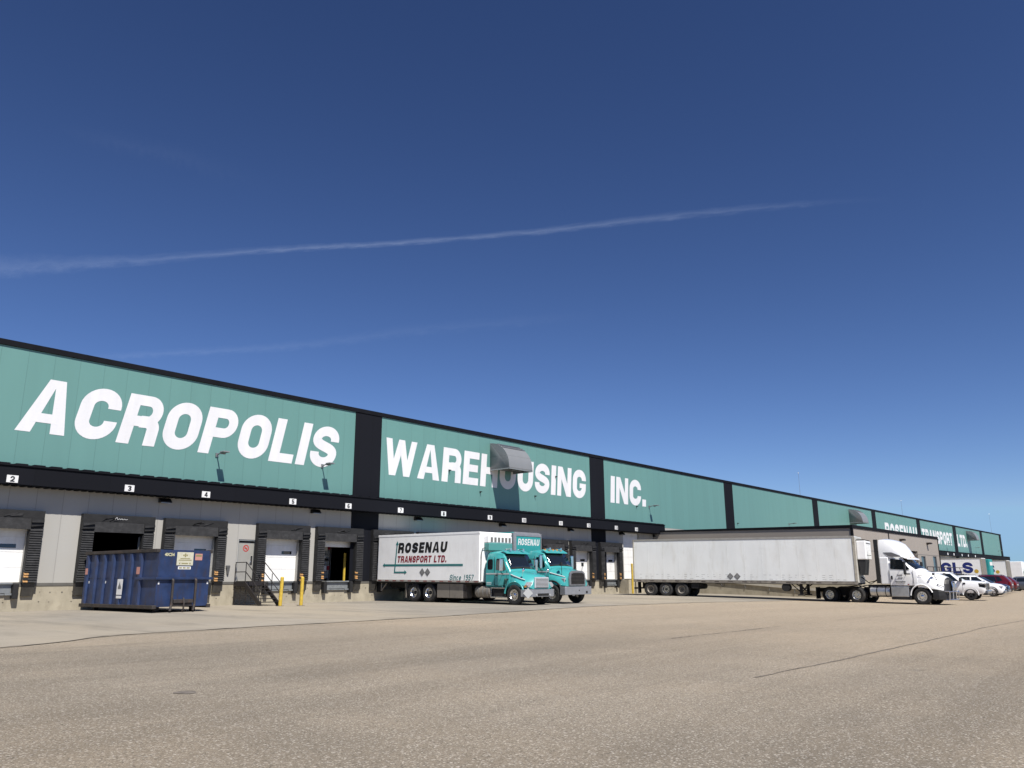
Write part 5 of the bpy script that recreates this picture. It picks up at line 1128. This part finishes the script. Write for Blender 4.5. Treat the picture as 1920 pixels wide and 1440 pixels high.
hd = MB().loft(H_).build('hood', m_whitep, TT, smooth=32)
cut(hd, [(0, .53, .66, -1.5, -.55), (0, .53, .66, .55, 1.5)]); hd.data.shade_smooth(); hd.data.set_sharp_from_angle(angle=R(32))
# roof fairing
F_ = []
for x, w, z in ((-2.62, 1.14, 4.12), (-2.3, 1.14, 4.14), (-1.9, 1.12, 4.05), (-1.55, 1.08, 3.85), (-1.25, 1.0, 3.52), (-1.02, .92, 3.15), (-.95, .86, 3.0)):
    zb0 = 2.90
    F_.append(half([(0, zb0), (w, zb0), (w, zb0+(z-zb0)*.4), (w-.04, zb0+(z-zb0)*.75), (w-.14, z-.04*(z-zb0)), (.5, z), (0, z+.01)], x))
fr = MB().loft(F_).build('roof_fairing', m_whitep, TT, smooth=40)
for s in (-1, 1):
    MB().prism(roundpoly([(-2.35, 3.26), (-1.75, 3.26), (-1.18, 3.04), (-1.18, 2.97), (-1.75, 2.97), (-2.0, 3.02)], .08), min(s*1.135, s*1.15), max(s*1.135, s*1.15), 'y').build('fairing_recess_shade', mat('shade_grey', (.20, .20, .21), .5), fr)  # flat plate on the flank, the recess shade is put into its grey colour
    MB().box(-2.92, -2.63, min(s*1.12, s*1.19), max(s*1.12, s*1.19), 1.3, 4.10).build('side_extender', m_plastic, TT, .02)
MB().prism([(-1.24, 2.97), (-.82, 2.84), (-.74, 2.81), (-.76, 2.86), (-1.2, 3.03)], -1.06, 1.06, 'y').build('sun_visor', m_whitep, cab, .01)
A0, A1, A2 = (-1.16, [(.90, 2.89), (.5, 2.94), (0, 2.95)]), (-.8, [(.98, 2.51), (.5, 2.58), (0, 2.60)]), (-.28, [(1.03, 2.145), (.5, 2.22), (0, 2.24)])
windscreen(cab, [rowmix(A0, A1, .15), rowmix(A0, A1, .6), A1, rowmix(A1, A2, .5), rowmix(A1, A2, .95)])
for s in (-1, 1):
    sidepanel('window', [(-1.92, 2.20), (-.78, 2.16), (-.62, 2.18), (-1.12, 2.80), (-1.85, 2.86)], s*1.205, m_glass, cab, .07)
    MB().box(-.98, -.95, min(s*1.2, s*1.215), max(s*1.2, s*1.215), 2.18, 2.72).build('window_bar', m_plastic, cab)
    mb = MB(); ya, yb = sorted((s*1.196, s*1.212))
    for xx in (-2.0, -.45): mb.box(xx-.008, xx+.008, ya, yb, 1.2, 2.12)
    mb.build('door_seam', m_under, cab)
    MB().box(-1.92, -1.80, min(s*1.2, s*1.23), max(s*1.2, s*1.23), 1.55, 1.78).build('handle', m_plastic, cab, .02)
    if s < 0:
        mb = MB()
        for a, b, z, h in ((-1.5, -1.15, 1.80, .05), (-1.45, -1.12, 1.66, .025), (-1.48, -1.16, 1.60, .025), (-1.66, -.98, 1.40, .05), (-1.6, -1.0, 1.33, .035)): mb.box(a, b, -1.214, -1.206, z, z+h)
        mb.build('door_marking', m_grey_ink, cab); MB().box(-.86, -.75, -1.214, -1.206, 1.22, 1.28).build('reflector', m_red_lens, cab)
    mr = mirror(TT, -.82, s*1.52, 2.30, .74, .22, m_plastic)
    MB().box(-.9, -.55, min(s*1.35, s*1.6), max(s*1.35, s*1.6), 1.86, 1.94).build('mirror_base', m_plastic, TT, .02)
    MB().tube([(.95, s*.9, 1.50), (.80, s*1.0, 1.86)], .022).box(.72, .84, s*1.0-.09, s*1.0+.09, 1.84, 1.96).build('hood_mirror', m_plastic, TT, .02)
    MB().lathe([(0, .11), (.04, .10), (.07, .05), (.08, .001)], (.52, s*1.14, 1.52), 'x', 16).build('hood_mirror', m_chrome, TT, smooth=40)
    hl = MB().loft([[(1.0+.34*t-.03, s*(1.10-.32*t+dy), 1.22-.13*t+dz) for dy, dz in ((.02, -.09), (.03, 0), (-.03, .10), (-.1, .12), (-.1, -.1))] for t in (0, .5, 1)]).build('headlight', m_lamp_lens, TT, .01)
    MB().tube([(1.0, s*1.14, 1.28), (1.2, s*1.06, 1.2), (1.33, s*.93, 1.13)], .02).build('lamp_rim', m_plastic, hl)
    MB().box(-.16, .12, min(s*1.16, s*1.172), max(s*1.16, s*1.172), 1.80, 1.83).build('side_emblem', m_plastic, hd)
    MB().tube([(.72*math.cos(R(q)), s*1.22, .53+.72*math.sin(R(q))) for q in range(20, 178, 12)], .045).build('fender_lip', m_whitep, hd, smooth=60)
    MB().box(-2.0, -.82, min(s*.7, s*1.2), max(s*.7, s*1.2), .48, 1.14).build('step_fairing', m_alumd, TT, .03)
    MB().box(-2.0, -.70, min(s*.7, s*1.205), max(s*.7, s*1.205), .30, .47).box(-.8, -.66, min(s*.7, s*1.15), max(s*.7, s*1.15), .48, 1.0).build('step_base', m_plastic, TT)
    tk = MB().cyl((-3.3, s*.86, .78), (-2.12, s*.86, .78), .34, n=26).build('fuel_tank', m_alumd, TT, .03)
    mb = MB()
    for xx in (-3.0, -2.42): mb.cyl((xx, s*.86, .78), (xx+.05, s*.86, .78), .347, n=26)
    mb.build('strap', m_under, tk)
    for xx in (-5.25, -3.93): wheel(TT, xx, s*1.24, .52, .27, dual=True, rim=m_alum)
    wheel(TT, 0, s*1.22, .53, .30, rr=.30)
    MB().tube([(-3.2+.0, s*.95, 1.0), (-3.45, s*.95, 1.0), (-3.9, s*.95, 1.16), (-4.4, s*.95, 1.05)], .03).build('fender_strut', m_under, TT)
    mf = MB().box(-5.95, -5.92, min(s*.6, s*1.22), max(s*.6, s*1.22), .22, 1.0).build('mud_flap', m_dark, TT)
gr = MB().loft([half([(0, .80), (.80*k, .80), (.86*k, .9), (.74*k, 1.30), (.53*k, 1.58-.1*(1-k)), (0, 1.70-.2*(1-k))], xx) for xx, k in ((1.27, 1.0), (1.40, .88), (1.52, .68))]).build('grille', m_plastic, TT, .03)
mb = MB()
for k in range(9): mb.box(1.521, 1.535, -.36, .36, .86+k*.075, .89+k*.075)
mb.build('grille_bar', m_under, gr)
MB().loft([half([(0, .30), (w, .34), (w+.02, .6), (w, .90), (0, .92)], xx) for xx, w in ((.68, 1.2), (1.05, 1.16), (1.35, .98), (1.50, .66))]).build('bumper', m_plastic, TT, .03)
mb = MB()
for s in (-1, 1):
    mb.tube([(1.42, s*.95, .84), (1.72, s*.86, .86), (1.74, s*.84, .78), (1.70, s*.84, .38), (1.64, s*.84, .33), (1.36, s*.9, .34)], .035); mb.tube([(1.74, s*.30, .36), (1.78, s*.28, 1.1), (1.72, s*.26, 1.42)], .04)
for z in (.36, .84): mb.tube([(1.71, -.84, z), (1.78, -.3, z), (1.78, .3, z), (1.71, .84, z)], .035)
mb.tube([(1.72, -.26, 1.42), (1.75, 0, 1.45), (1.72, .26, 1.42)], .04); mb.box(1.75, 1.77, -.26, .26, .9, 1.36)
bb = mb.build('bull_bar', m_alum, TT)
for v in bb.data.vertices: v.co.x -= .12
mb = MB(); mb.box(-6.0, 1.3, -.45, -.33, .68, .95); mb.box(-6.0, 1.3, .33, .45, .68, .95); mb.box(-3.4, -2.4, -1.0, 1.0, 1.0, 1.2); mb.box(-1.9, 1.1, -.4, .4, .55, 1.0)
for xx in (-5.25, -3.93, 0): mb.cyl((xx, -1.0, .52), (xx, 1.0, .52), .1)
mb.box(-5.6, -3.6, -.4, .4, .45, .7); mb.build('chassis', m_under, TT)
MB().cyl((-4.55, 0, .98), (-4.55, 0, 1.06), .5, n=22).box(-4.9, -4.2, -.4, .4, .95, .985).build('fifth_wheel', m_rail, TT)
mb = MB()
for k in range(7): mb.box(-2.70, -2.66, -.7, .7, 1.35+k*.14, 1.42+k*.14)
mb.build('cab_guard', m_steelp, TT)
MB().tube([(-2.75, -.9, 1.25), (-2.75, -.9, 3.2)], .02).tube([(-2.76, .6, 1.25), (-2.76, .6, 3.4)], .05).build('exhaust_stack', m_steel, TT)
MB().tube([(-1.0, -1.16, 2.0), (-1.02, -1.3, 2.2)], .01).build('aerial', m_plastic, TT)
for y in (-.6, 0, .6): MB().box(-1.0, -.9, y-.05, y+.05, 2.955, 2.985).build('marker_light', m_amber_lens, cab)
# fit the cab and the frame to the wheelbase, leaving the wheels round
KX = .93
def mapx(x): return KX*x if x > -2.95 else -KX*2.95+(x+2.95)*1.38
bpy.context.view_layer.update()
def stretch(o, dx=None):
    if o.data is not None:
        if dx is None and o.name.split('.')[0] == 'wheel':
            vx = [v.co.x for v in o.data.vertices]; xm = (min(vx)+max(vx))/2; dx = mapx(xm)-xm
        for v in o.data.vertices: v.co.x = mapx(v.co.x) if dx is None else v.co.x+dx
    for k in kids(o): stretch(k, dx)
for k in kids(TT): stretch(k)
# ------------------------------------------------------------------ parked trailers far right
def gls(x, y, label, L=13.2, off=0):
    T = thing('parked_trailer', label, 'semi trailer', (x, y, -.1), R(-90), 'white lettered trailers docked at the far end')
    b = trailer_box(T, L, 1.3, 1.15, 3.88, m_box, ribs=False)
    Y = -1.306
    word('lettering', 'GLS', (L-5.15-off, Y, 1.83), (1, 0, 0), (0, 0, 1), (0, -1, 0), 1.5, 4.0, m_blue_ink, b, stem=.28, gap=.13, wide=1.35)['label'] = 'navy blue letters on the flank'
    MB().cyl((L-.77-off, Y-.001, 2.1), (L-.77-off, Y-.007, 2.1), .27, n=22).build('yellow_dot', m_yel_ink, b)
    font_text('lettering', 'freight', (L-3.2-off, Y, 1.42), (1, 0, 0), (0, 0, 1), (0, -1, 0), .32, 1.5, m_black_ink, b, .02)
    mb = MB(); mb.box(0, L, -.5, .5, .9, 1.04); mb.build('chassis', m_under, T)
    for ax in (1.2, 2.5):
        for s in (-1, 1): wheel(T, ax, s*1.26, .51, .27, dual=True)
    mb = MB()
    for s in (-1, 1): mb.box(L-2.9, L-2.72, s*1.0-.08, s*1.0+.08, 0, 1.04)
    mb.build('landing_gear', m_under, T)
    MB().box(L+.002, L+.04, -1.25, 1.25, 1.2, 3.8).build('nose_panel', m_dirtygrey, b)
    return T
gls(129.3, -.6, 'white trailer with full navy GLS lettering and yellow dot behind the white pickup'); gls(151.3, -.6, 'white trailer with only the navy S and yellow dot showing beside the turquoise one', 12.6, .65)
def plainbox(x, y, L, zt, m, label, front=None, cab=True):
    T = thing('parked_truck', label, 'box truck', (x, y, -.1), R(-90), 'distant trucks docked at the far end')
    bx = MB().box(0, L, -1.28, 1.28, 1.1, zt).build('cargo_box', m, T, .08)
    MB().box(L+.002, L+.05, -1.15, 1.15, 1.2, zt-.1).build('front_wall', front or m, bx, .02)
    mb = MB(); mb.box(0, L+(2.2 if cab else -.2), -.5, .5, .6, 1.05); mb.build('chassis', m_under, T)
    if not cab:
        MB().box(L+.051, L+.06, -.9, .9, 3.0, 3.5).build('white_panel', m_white_ink, bx)
        for s in (-1, 1): wheel(T, 2.0, s*1.2, .5, .27, dual=True); MB().box(L-2.9, L-2.74, s*1.0-.08, s*1.0+.08, 0, 1.04).build('landing_leg', m_under, T)
        return T
    c = MB().loft([half([(0, .7), (1.1, .7), (1.15, 1.1), (1.12, 1.8), (1.02, 2.5), (.8, 2.65), (0, 2.7)], L+.3), half([(0, .7), (1.1, .7), (1.15, 1.1), (1.12, 1.8), (1.0, 2.45), (.8, 2.6), (0, 2.66)], L+1.5), half([(0, .7), (1.1, .7), (1.12, 1.1), (1.1, 1.6), (1.02, 1.66), (.8, 1.7), (0, 1.75)], L+1.95)]).build('cab', m_tealp if m is not m_tealp2 else m_tealp, T, smooth=32)
    panel('windscreen', [(L+1.54, -.92, 2.42), (L+1.54, .92, 2.42), (L+1.93, 1.0, 1.74), (L+1.93, -1.0, 1.74)], .015, m_glass, c)
    for s in (-1, 1): sidepanel('window', [(L+.7, 1.7), (L+1.6, 1.7), (L+1.45, 2.3), (L+.72, 2.3)], s*1.14, m_glass, c)
    h = MB().loft([half([(0, .7), (1.05, .7), (1.1, 1.0), (.95, 1.5), (.7, 1.65), (0, 1.7)], L+1.96), half([(0, .7), (1.05, .7), (1.05, .95), (.8, 1.3), (.6, 1.42), (0, 1.46)], L+3.0)]).build('hood', m_tealp, T, smooth=32)
    MB().box(L+3.002, L+3.05, -.5, .5, .75, 1.36).build('grille', m_steel, T); MB().box(L+2.95, L+3.12, -1.1, 1.1, .4, .72).build('bumper', m_steel, T, .03)
    for s in (-1, 1):
        wheel(T, L+2.3, s*1.15, .5, .3); wheel(T, 2.0, s*1.2, .5, .27, dual=True)
    return T
plainbox(140.2, -.6, 12.1, 3.9, m_tealp2, 'turquoise box trailer between the two white lettered trailers', m_tealp2, False)
dx = [(172.0, 4.0, m_boxfront, 'white boxed truck, first in the far row right of the lettered trailers'), (183.0, 4.05, m_tealp2, 'turquoise truck, second in the far row right of the lettered trailers'), (194.5, 4.05, m_boxfront, 'white boxed truck, third in the far row right of the lettered trailers'), (206.5, 4.1, m_boxfront, 'white boxed truck, fourth in the far row right of the lettered trailers'), (219.0, 4.1, m_tealp2, 'turquoise truck, fifth and last in the far row at the picture edge')]
for x, zt, m, lab in dx: plainbox(x, -.6, 11.5, zt, m, lab)
# ------------------------------------------------------------------ cars
def car(kind, loc, rz, paint, label, L=4.6, W=1.85, Hh=1.68, wb=2.7, fo=.9, r=.36, hoodz=1.05, pickup=False, rimm=None, rear_view=False):
    """origin under the front axle, x forward"""
    T = thing(kind, label, 'pickup truck' if pickup else 'car', loc, rz, 'vehicles parked in a row past the tractor')
    w = W/2; rx = -(L-fo); rwx = -wb
    zb = .26 if not pickup else .42; bl = hoodz
    P = lambda x, ww, zt, zl=zb, sh=.04: half([(0, zl), (ww-.10, zl), (ww-.02, zl+.10), (ww, (zl+zt)*.5), (ww-.02, zt-.16), (ww-.07, zt-.03), (ww-.25, zt+sh*.4), (0, zt+sh)], x)
    if pickup:
        secs = [P(rx, w-.04, bl+.16), P(rx+.15, w, bl+.2), P(-1.0, w, bl+.14), P(-.55, w, bl+.1), P(.3, w, bl+.04), P(fo-.25, w-.01, bl), P(fo-.07, w-.035, bl-.03, zb+.03), P(fo, w-.09, bl-.09, zb+.08)]
    else:
        secs = [P(rx, w-.22, bl-.05, zb+.2), P(rx+.12, w-.08, bl+.02, zb+.05), P(rx+.5, w, bl+.06), P(-1.2, w, bl+.03), P(-.45, w, bl+.0), P(.2, w-.01, bl-.06), P(fo-.3, w-.07, bl-.14), P(fo-.08, w-.2, bl-.28, zb+.04), P(fo, w-.35, bl-.42, zb+.1)]
    bd = MB().loft(secs).build('body', paint, T, smooth=38)
    ar = r+.055+(.03 if pickup else 0)
    cut(bd, [(0, r, ar, -w-.3, -w+.38), (0, r, ar, w-.38, w+.3), (rwx, r, ar, -w-.3, -w+.38), (rwx, r, ar, w-.38, w+.3)])
    bd.data.shade_smooth(); bd.data.set_sharp_from_angle(angle=R(38))
    # greenhouse
    if pickup: gx = [(-3.02, bl+.12), (-2.88, Hh), (-1.38, Hh), (-.52, bl+.06)]
    else: gx = [(rx+.12, bl+.02), (rx+.62, Hh-.04), (-1.25, Hh), (-.30, bl-.03)]
    def gs(x, z, ww, wt): return half([(0, bl-.1), (ww, bl-.1), (ww, bl+.02), ((ww+wt)/2+.012, (bl+z)/2), (wt, z-.05), (wt-.12, z+.0), (0, z+.03)], x)
    G = [gs(gx[0][0], gx[0][1]+.08, w-.10, w-.16), gs(gx[1][0], gx[1][1], w-.07, w-.26), gs((gx[1][0]+gx[2][0])/2, Hh+.02, w-.06, w-.24), gs(gx[2][0], gx[2][1]-.01, w-.07, w-.26), gs(gx[3][0], gx[3][1]+.07, w-.10, w-.18)]
    gh = MB().loft(G).build('cabin', paint, T, smooth=38)
    z1, z2 = bl+.06, Hh-.10
    ym = lambda z: (w-.065)+(w-.25-(w-.065))*(z-bl)/(Hh-.05-bl)
    # windscreen / back glass
    a, b = gx[2], gx[3]
    pt = lambda p, q, t: (p[0]+(q[0]-p[0])*t, p[1]+(q[1]-p[1])*t)
    p1, p2 = pt(a, b, .10), pt(a, b, .92)
    panel('windscreen', [(p1[0], -w+.36, p1[1]+.0), (p1[0], w-.36, p1[1]+.0), (p2[0], w-.24, p2[1]), (p2[0], -w+.24, p2[1])], .045, m_glass, gh, .03)
    a, b = gx[1], gx[0]; p1, p2 = pt(a, b, .12), pt(a, b, .75)
    panel('rear_window', [(p1[0], w-.38, p1[1]), (p1[0], -w+.38, p1[1]), (p2[0], -w+.30, p2[1]), (p2[0], w-.30, p2[1])], .045, m_glass, gh, .03)
    xm = -1.62 if pickup else -1.55
    for s in (-1, 1):
        def sp(name, q):
            V = [(x, s*(ym(z)+.034), z) for x, z in q]; vv = [(x, y-s*.03, z) for x, y, z in V]; n = len(q)
            return MB()._add(V+vv, [tuple(range(n)), tuple(range(2*n-1, n-1, -1))]+[(i, (i+1) % n, (i+1) % n+n, i+n) for i in range(n)]).build(name, m_glass, gh)
        f = .86
        xa = gx[2][0]+(gx[3][0]-gx[2][0])*.12+.05; xb = gx[2][0]+(gx[3][0]-gx[2][0])*.80
        sp('window', [(xm+.06, z1), (xb, z1), (xa, z2), (xm+.06, z2)])
        if pickup: sp('window', [(-2.82, z1+.03), (xm-.05, z1), (xm-.05, z2), (-2.76, z2)])
        else:
            sp('window', [(rwx+.12, z1), (xm-.05, z1), (xm-.05, z2), (rwx+.25, z2)]); sp('window', [(rwx-.42, z1+.12), (rwx+.05, z1+.02), (rwx+.18, z2), (rwx-.15, z2-.03)])
        mb = MB(); ya, yb = sorted((s*(w-.004), s*(w+.004)))
        for xx in (xm, -.45) + ((-2.75,) if pickup else ()): mb.box(xx-.006, xx+.006, ya, yb, zb+.14, bl-.05)
        mb.build('door_seam', m_under, bd)
        for xx in (xm-.25, xm+.22 if False else xm-1.05): MB().box(xx, xx+.2, min(s*w*.985, s*(w+.025)), max(s*w*.985, s*(w+.025)), bl-.17, bl-.13).build('handle', paint, bd, .01)
        MB().box(-.62, -.45, min(s*(w-.06), s*(w+.22)), max(s*(w-.06), s*(w+.22)), bl+.04, bl+(.30 if pickup else .2)).build('side_mirror', m_plastic if pickup or paint is m_whitep else paint, T, .04)
        carwheel(T, 0, s*(w-.01), r, .25, rimm); carwheel(T, rwx, s*(w-.01), r, .25, rimm)
        mb = MB(); mb.tube([(ar*math.cos(R(q)), s*(w-.04), r+ar*math.sin(R(q))) for q in range(-8, 190, 14)], .045, 6); mb.tube([(rwx+ar*math.cos(R(q)), s*(w-.04), r+ar*math.sin(R(q))) for q in range(-8, 190, 14)], .045, 6); mb.build('arch_trim', paint if pickup else m_plastic, bd)
        if pickup:
            hl = MB().box(fo-.42, fo+.015, min(s*(w-.52), s*(w-.012)), max(s*(w-.52), s*(w-.012)), bl-.40, bl-.09).build('headlight', m_glass, T, .04)
            MB().box(fo-.3, fo+.022, min(s*(w-.48), s*(w-.004)), max(s*(w-.48), s*(w-.004)), bl-.17, bl-.14).build('lamp_strip', m_lamp_lens, hl)
            MB().box(-.42, -.26, min(s*(w-.0), s*(w+.012)), max(s*(w-.0), s*(w+.012)), bl-.17, bl-.05).build('fender_vent', m_plastic, bd, .01)
        else:
            MB().box(fo-.50, fo-.08, min(s*(w-.50), s*(w-.08)), max(s*(w-.50), s*(w-.08)), bl-.36, bl-.25).build('headlight', m_lamp_lens, T, .03)
        MB().box(rx+.02, rx+.24, min(s*(w-.24), s*(w-.03)), max(s*(w-.24), s*(w-.03)), bl-.30, bl+.02).build('tail_light', m_red_lens, T, .03)
    if pickup:
        g = MB().box(fo-.12, fo+.05, -w+.53, w-.53, bl-.56, bl-.08).build('grille', m_steel, T, .03)
        mb = MB()
        for k in range(4): mb.box(fo+.051, fo+.06, -w+.57, w-.57, bl-.52+k*.10, bl-.46+k*.10)
        mb.build('grille_bar', m_under, g)
        b = MB().box(fo-.25, fo+.13, -w+.08, w-.08, zb+.03, zb+.26).build('bumper', m_greyp, T, .05)
        MB().box(fo-.2, fo+.08, -w+.15, w-.15, zb-.06, zb+.028).build('skid_plate', m_plastic, T)
        for s in (-1, 1): MB().box(fo-.02, fo+.02, s*(w-.3)-.12, s*(w-.3)+.12, bl-.52, bl-.40).build('fog_light', m_glass, T)
        MB().box(rx+.1, -3.06, -w+.1, w-.1, bl+.18, bl+.24).build('bed_cover', m_plastic, T)
        MB().box(-2.6, -.5, -w-.06, -w+.12, .34, .41).box(-2.6, -.5, w-.12, w+.06, .34, .41).build('running_board', m_plastic, T)
    else:
        MB().box(fo-.10, fo+.01, -w+.52, w-.52, bl-.62, bl-.46).build('grille', m_plastic, T, .03); MB().box(fo-.34, fo+.02, -w+.22, w-.22, zb-.02, zb+.26).build('lower_bumper', m_greyp, T, .06)
        MB().box(rx-.02, rx+.3, -w+.24, w-.24, zb+.08, zb+.30).build('rear_bumper', m_plastic, T, .04)
        mb = MB()
        for s in (-1, 1): mb.tube([(-1.3, s*(w-.34), Hh+.02), (-1.4, s*(w-.34), Hh+.06), (rx+.9, s*(w-.34), Hh+.05), (rx+.75, s*(w-.34), Hh)], .018)
        mb.build('roof_rail', m_plastic, gh)
        MB().box(rx-.006, rx+.02, -.26, .26, bl-.32, bl-.18).build('number_plate', m_white_ink, T)
    MB().box(rwx-.3, .3, -w+.25, w-.25, zb-.08, zb+.10).build('underbody', m_under, T)
    return T
car('pickup_truck', (68.35, -24.1, -.40), R(-88), m_whitep, 'white crew cab pickup with black wheels just behind the semi tractor', L=5.9, W=2.0, Hh=1.98, wb=3.7, fo=.98, r=.42, hoodz=1.28, pickup=True, rimm=m_plastic)
car('parked_suv', (74.9, -22.6, -.41), R(-90), m_blackp, 'black car between the white pickup and the white crossover', Hh=1.78, hoodz=1.1)
car('parked_suv', (81.85, -23.05, -.41), R(-88), m_whitep, 'white crossover with grey lower nose facing the yard', Hh=1.76, L=4.6, r=.37, hoodz=1.12)
car('parked_suv', (96.3, -18.1, -.41), R(92), m_reds, 'dark red sport utility parked nose in with its tail to the yard', Hh=1.80, L=5.0, W=1.95, wb=2.95, r=.38, hoodz=1.12)
car('parked_suv', (88.9, -22.2, -.41), R(-90), m_blackp, 'black car hidden between the white crossover and the dark red one', Hh=1.62)
car('parked_suv', (103.8, -17.8, -.41), R(90), m_reds, 'second dark red car just right of the big red sport utility', Hh=1.62, L=4.6)
car('parked_suv', (111.5, -22.9, -.41), R(-90), m_greyp, 'blue grey hatchback at the right picture edge', Hh=1.60, L=4.4)
car('parked_suv', (119.0, -22.6, -.41), R(-90), m_silverp, 'silver car farthest along the row at the right picture edge', Hh=1.62, L=4.5)
# ------------------------------------------------------------------ vapour trails, 3 km up
def px_dir(px, py): return f_ + r_*((px-960)/1493.27) - u_*((py-720)/1493.27)
def trail_mat(name, amt):
    m = bpy.data.materials.new(name); m.use_nodes = True; n = m.node_tree.nodes; L = m.node_tree.links; n.remove(n['Principled BSDF'])
    tr = n.new('ShaderNodeBsdfTransparent'); tl = n.new('ShaderNodeBsdfTranslucent'); tl.inputs[0].default_value = (.52, .60, .72, 1); ms = n.new('ShaderNodeMixShader')
    L.new(tr.outputs[0], ms.inputs[1]); L.new(tl.outputs[0], ms.inputs[2]); L.new(ms.outputs[0], n['Material Output'].inputs[0])
    uv = n.new('ShaderNodeTexCoord'); sp = n.new('ShaderNodeSeparateXYZ'); L.new(uv.outputs['UV'], sp.inputs[0])
    def M_(op, a, b=None):
        q = n.new('ShaderNodeMath'); q.operation = op; q.use_clamp = op == 'SUBTRACT'
        for i, v in enumerate((a, b)):
            if v is None: continue
            if isinstance(v, (int, float)): q.inputs[i].default_value = v
            else: L.new(v, q.inputs[i])
        return q.outputs[0]
    mp = n.new('ShaderNodeMapping'); mp.inputs['Scale'].default_value = (14, .9, 1); L.new(uv.outputs['UV'], mp.inputs[0])
    nz = n.new('ShaderNodeTexNoise'); nz.inputs['Scale'].default_value = 2.6; nz.inputs['Detail'].default_value = 7; nz.inputs['Roughness'].default_value = .62; L.new(mp.outputs[0], nz.inputs['Vector'])
    v = M_('ADD', sp.outputs[1], M_('MULTIPLY', M_('ADD', nz.outputs[0], -.5), .9))
    d = M_('MULTIPLY', M_('ABSOLUTE', M_('ADD', v, -.5)), 2.0)
    pr = M_('POWER', M_('SUBTRACT', 1.0, d), 1.5)
    e = M_('MULTIPLY', M_('SUBTRACT', 1.0, M_('MULTIPLY', M_('ABSOLUTE', M_('ADD', sp.outputs[1], -.5)), 2.0)), 4.0)
    e2 = n.new('ShaderNodeClamp'); L.new(e, e2.inputs[0])
    at = n.new('ShaderNodeAttribute'); at.attribute_name = 'puff'
    mr = n.new('ShaderNodeMapRange'); mr.inputs[1].default_value = .3; mr.inputs[2].default_value = .7; mr.inputs[3].default_value = .55; mr.inputs[4].default_value = 1.1; L.new(nz.outputs[0], mr.inputs[0])
    a = M_('MULTIPLY', M_('MULTIPLY', M_('MULTIPLY', pr, e2.outputs[0]), at.outputs['Fac']), M_('MULTIPLY', mr.outputs[0], amt)); L.new(a, ms.inputs[0])
    return m
def contrail(pts, label, amt):
    """pts: (px, py, width px, density) turned into a ribbon of cloud on the level 3000 m up"""
    V = []; D_ = []; sub = []
    for (a, b) in zip(pts, pts[1:]):
        for k in range(4): sub.append(tuple(a[i]+(b[i]-a[i])*k/4 for i in range(4)))
    sub.append(pts[-1])
    for (x, y, w, d) in sub:
        for s in (.5, -.5):
            q = px_dir(x, y+s*w*2.2); q = q*(3000/q.z); V.append((q.x, q.y+CAM_Y, 3000)); D_.append(d)
    n = len(sub); me = bpy.data.meshes.new('vapour_trail'); me.from_pydata(V, [], [(2*i, 2*i+2, 2*i+3, 2*i+1) for i in range(n-1)])
    uv = me.uv_layers.new(name='UVMap')
    for p in me.polygons:
        for li in p.loop_indices:
            vi = me.loops[li].vertex_index; uv.data[li].uv = ((vi//2)/(n-1), vi % 2)
    at = me.attributes.new('puff', 'FLOAT', 'POINT'); at.data.foreach_set('value', D_)
    me.materials.append(trail_mat('vapour', amt)); o = bpy.data.objects.new('vapour_trail', me); C.objects.link(o)
    tag(o, label, 'vapour trail')
contrail([(-120, 515, 34, .6), (0, 500, 28, .6), (130, 494, 19, .6), (270, 487, 12, .7), (480, 470, 8, .9), (600, 463, 8, 1.1), (690, 459, 7, 1.1), (860, 447, 7, 1.0), (1000, 435, 8, .95), (1160, 416, 9, .8), (1330, 398, 10, .6), (1480, 384, 9, .35), (1560, 378, 8, .1), (1680, 371, 8, .0)], 'long bright vapour trail crossing the whole sky', .10)
contrail([(120, 673, 6, 0), (230, 667, 9, .6), (330, 661, 9, .8), (480, 654, 10, .7), (600, 644, 12, .5), (760, 620, 14, .35), (960, 603, 14, .25), (1120, 590, 16, 0)], 'faint short vapour trail just above the roof at left', .05)
contrail([(100, 240, 20, 0), (230, 268, 26, .5), (330, 290, 26, .5), (420, 318, 30, .2), (520, 350, 30, 0)], 'barely visible wisp of vapour high at upper left', .018)
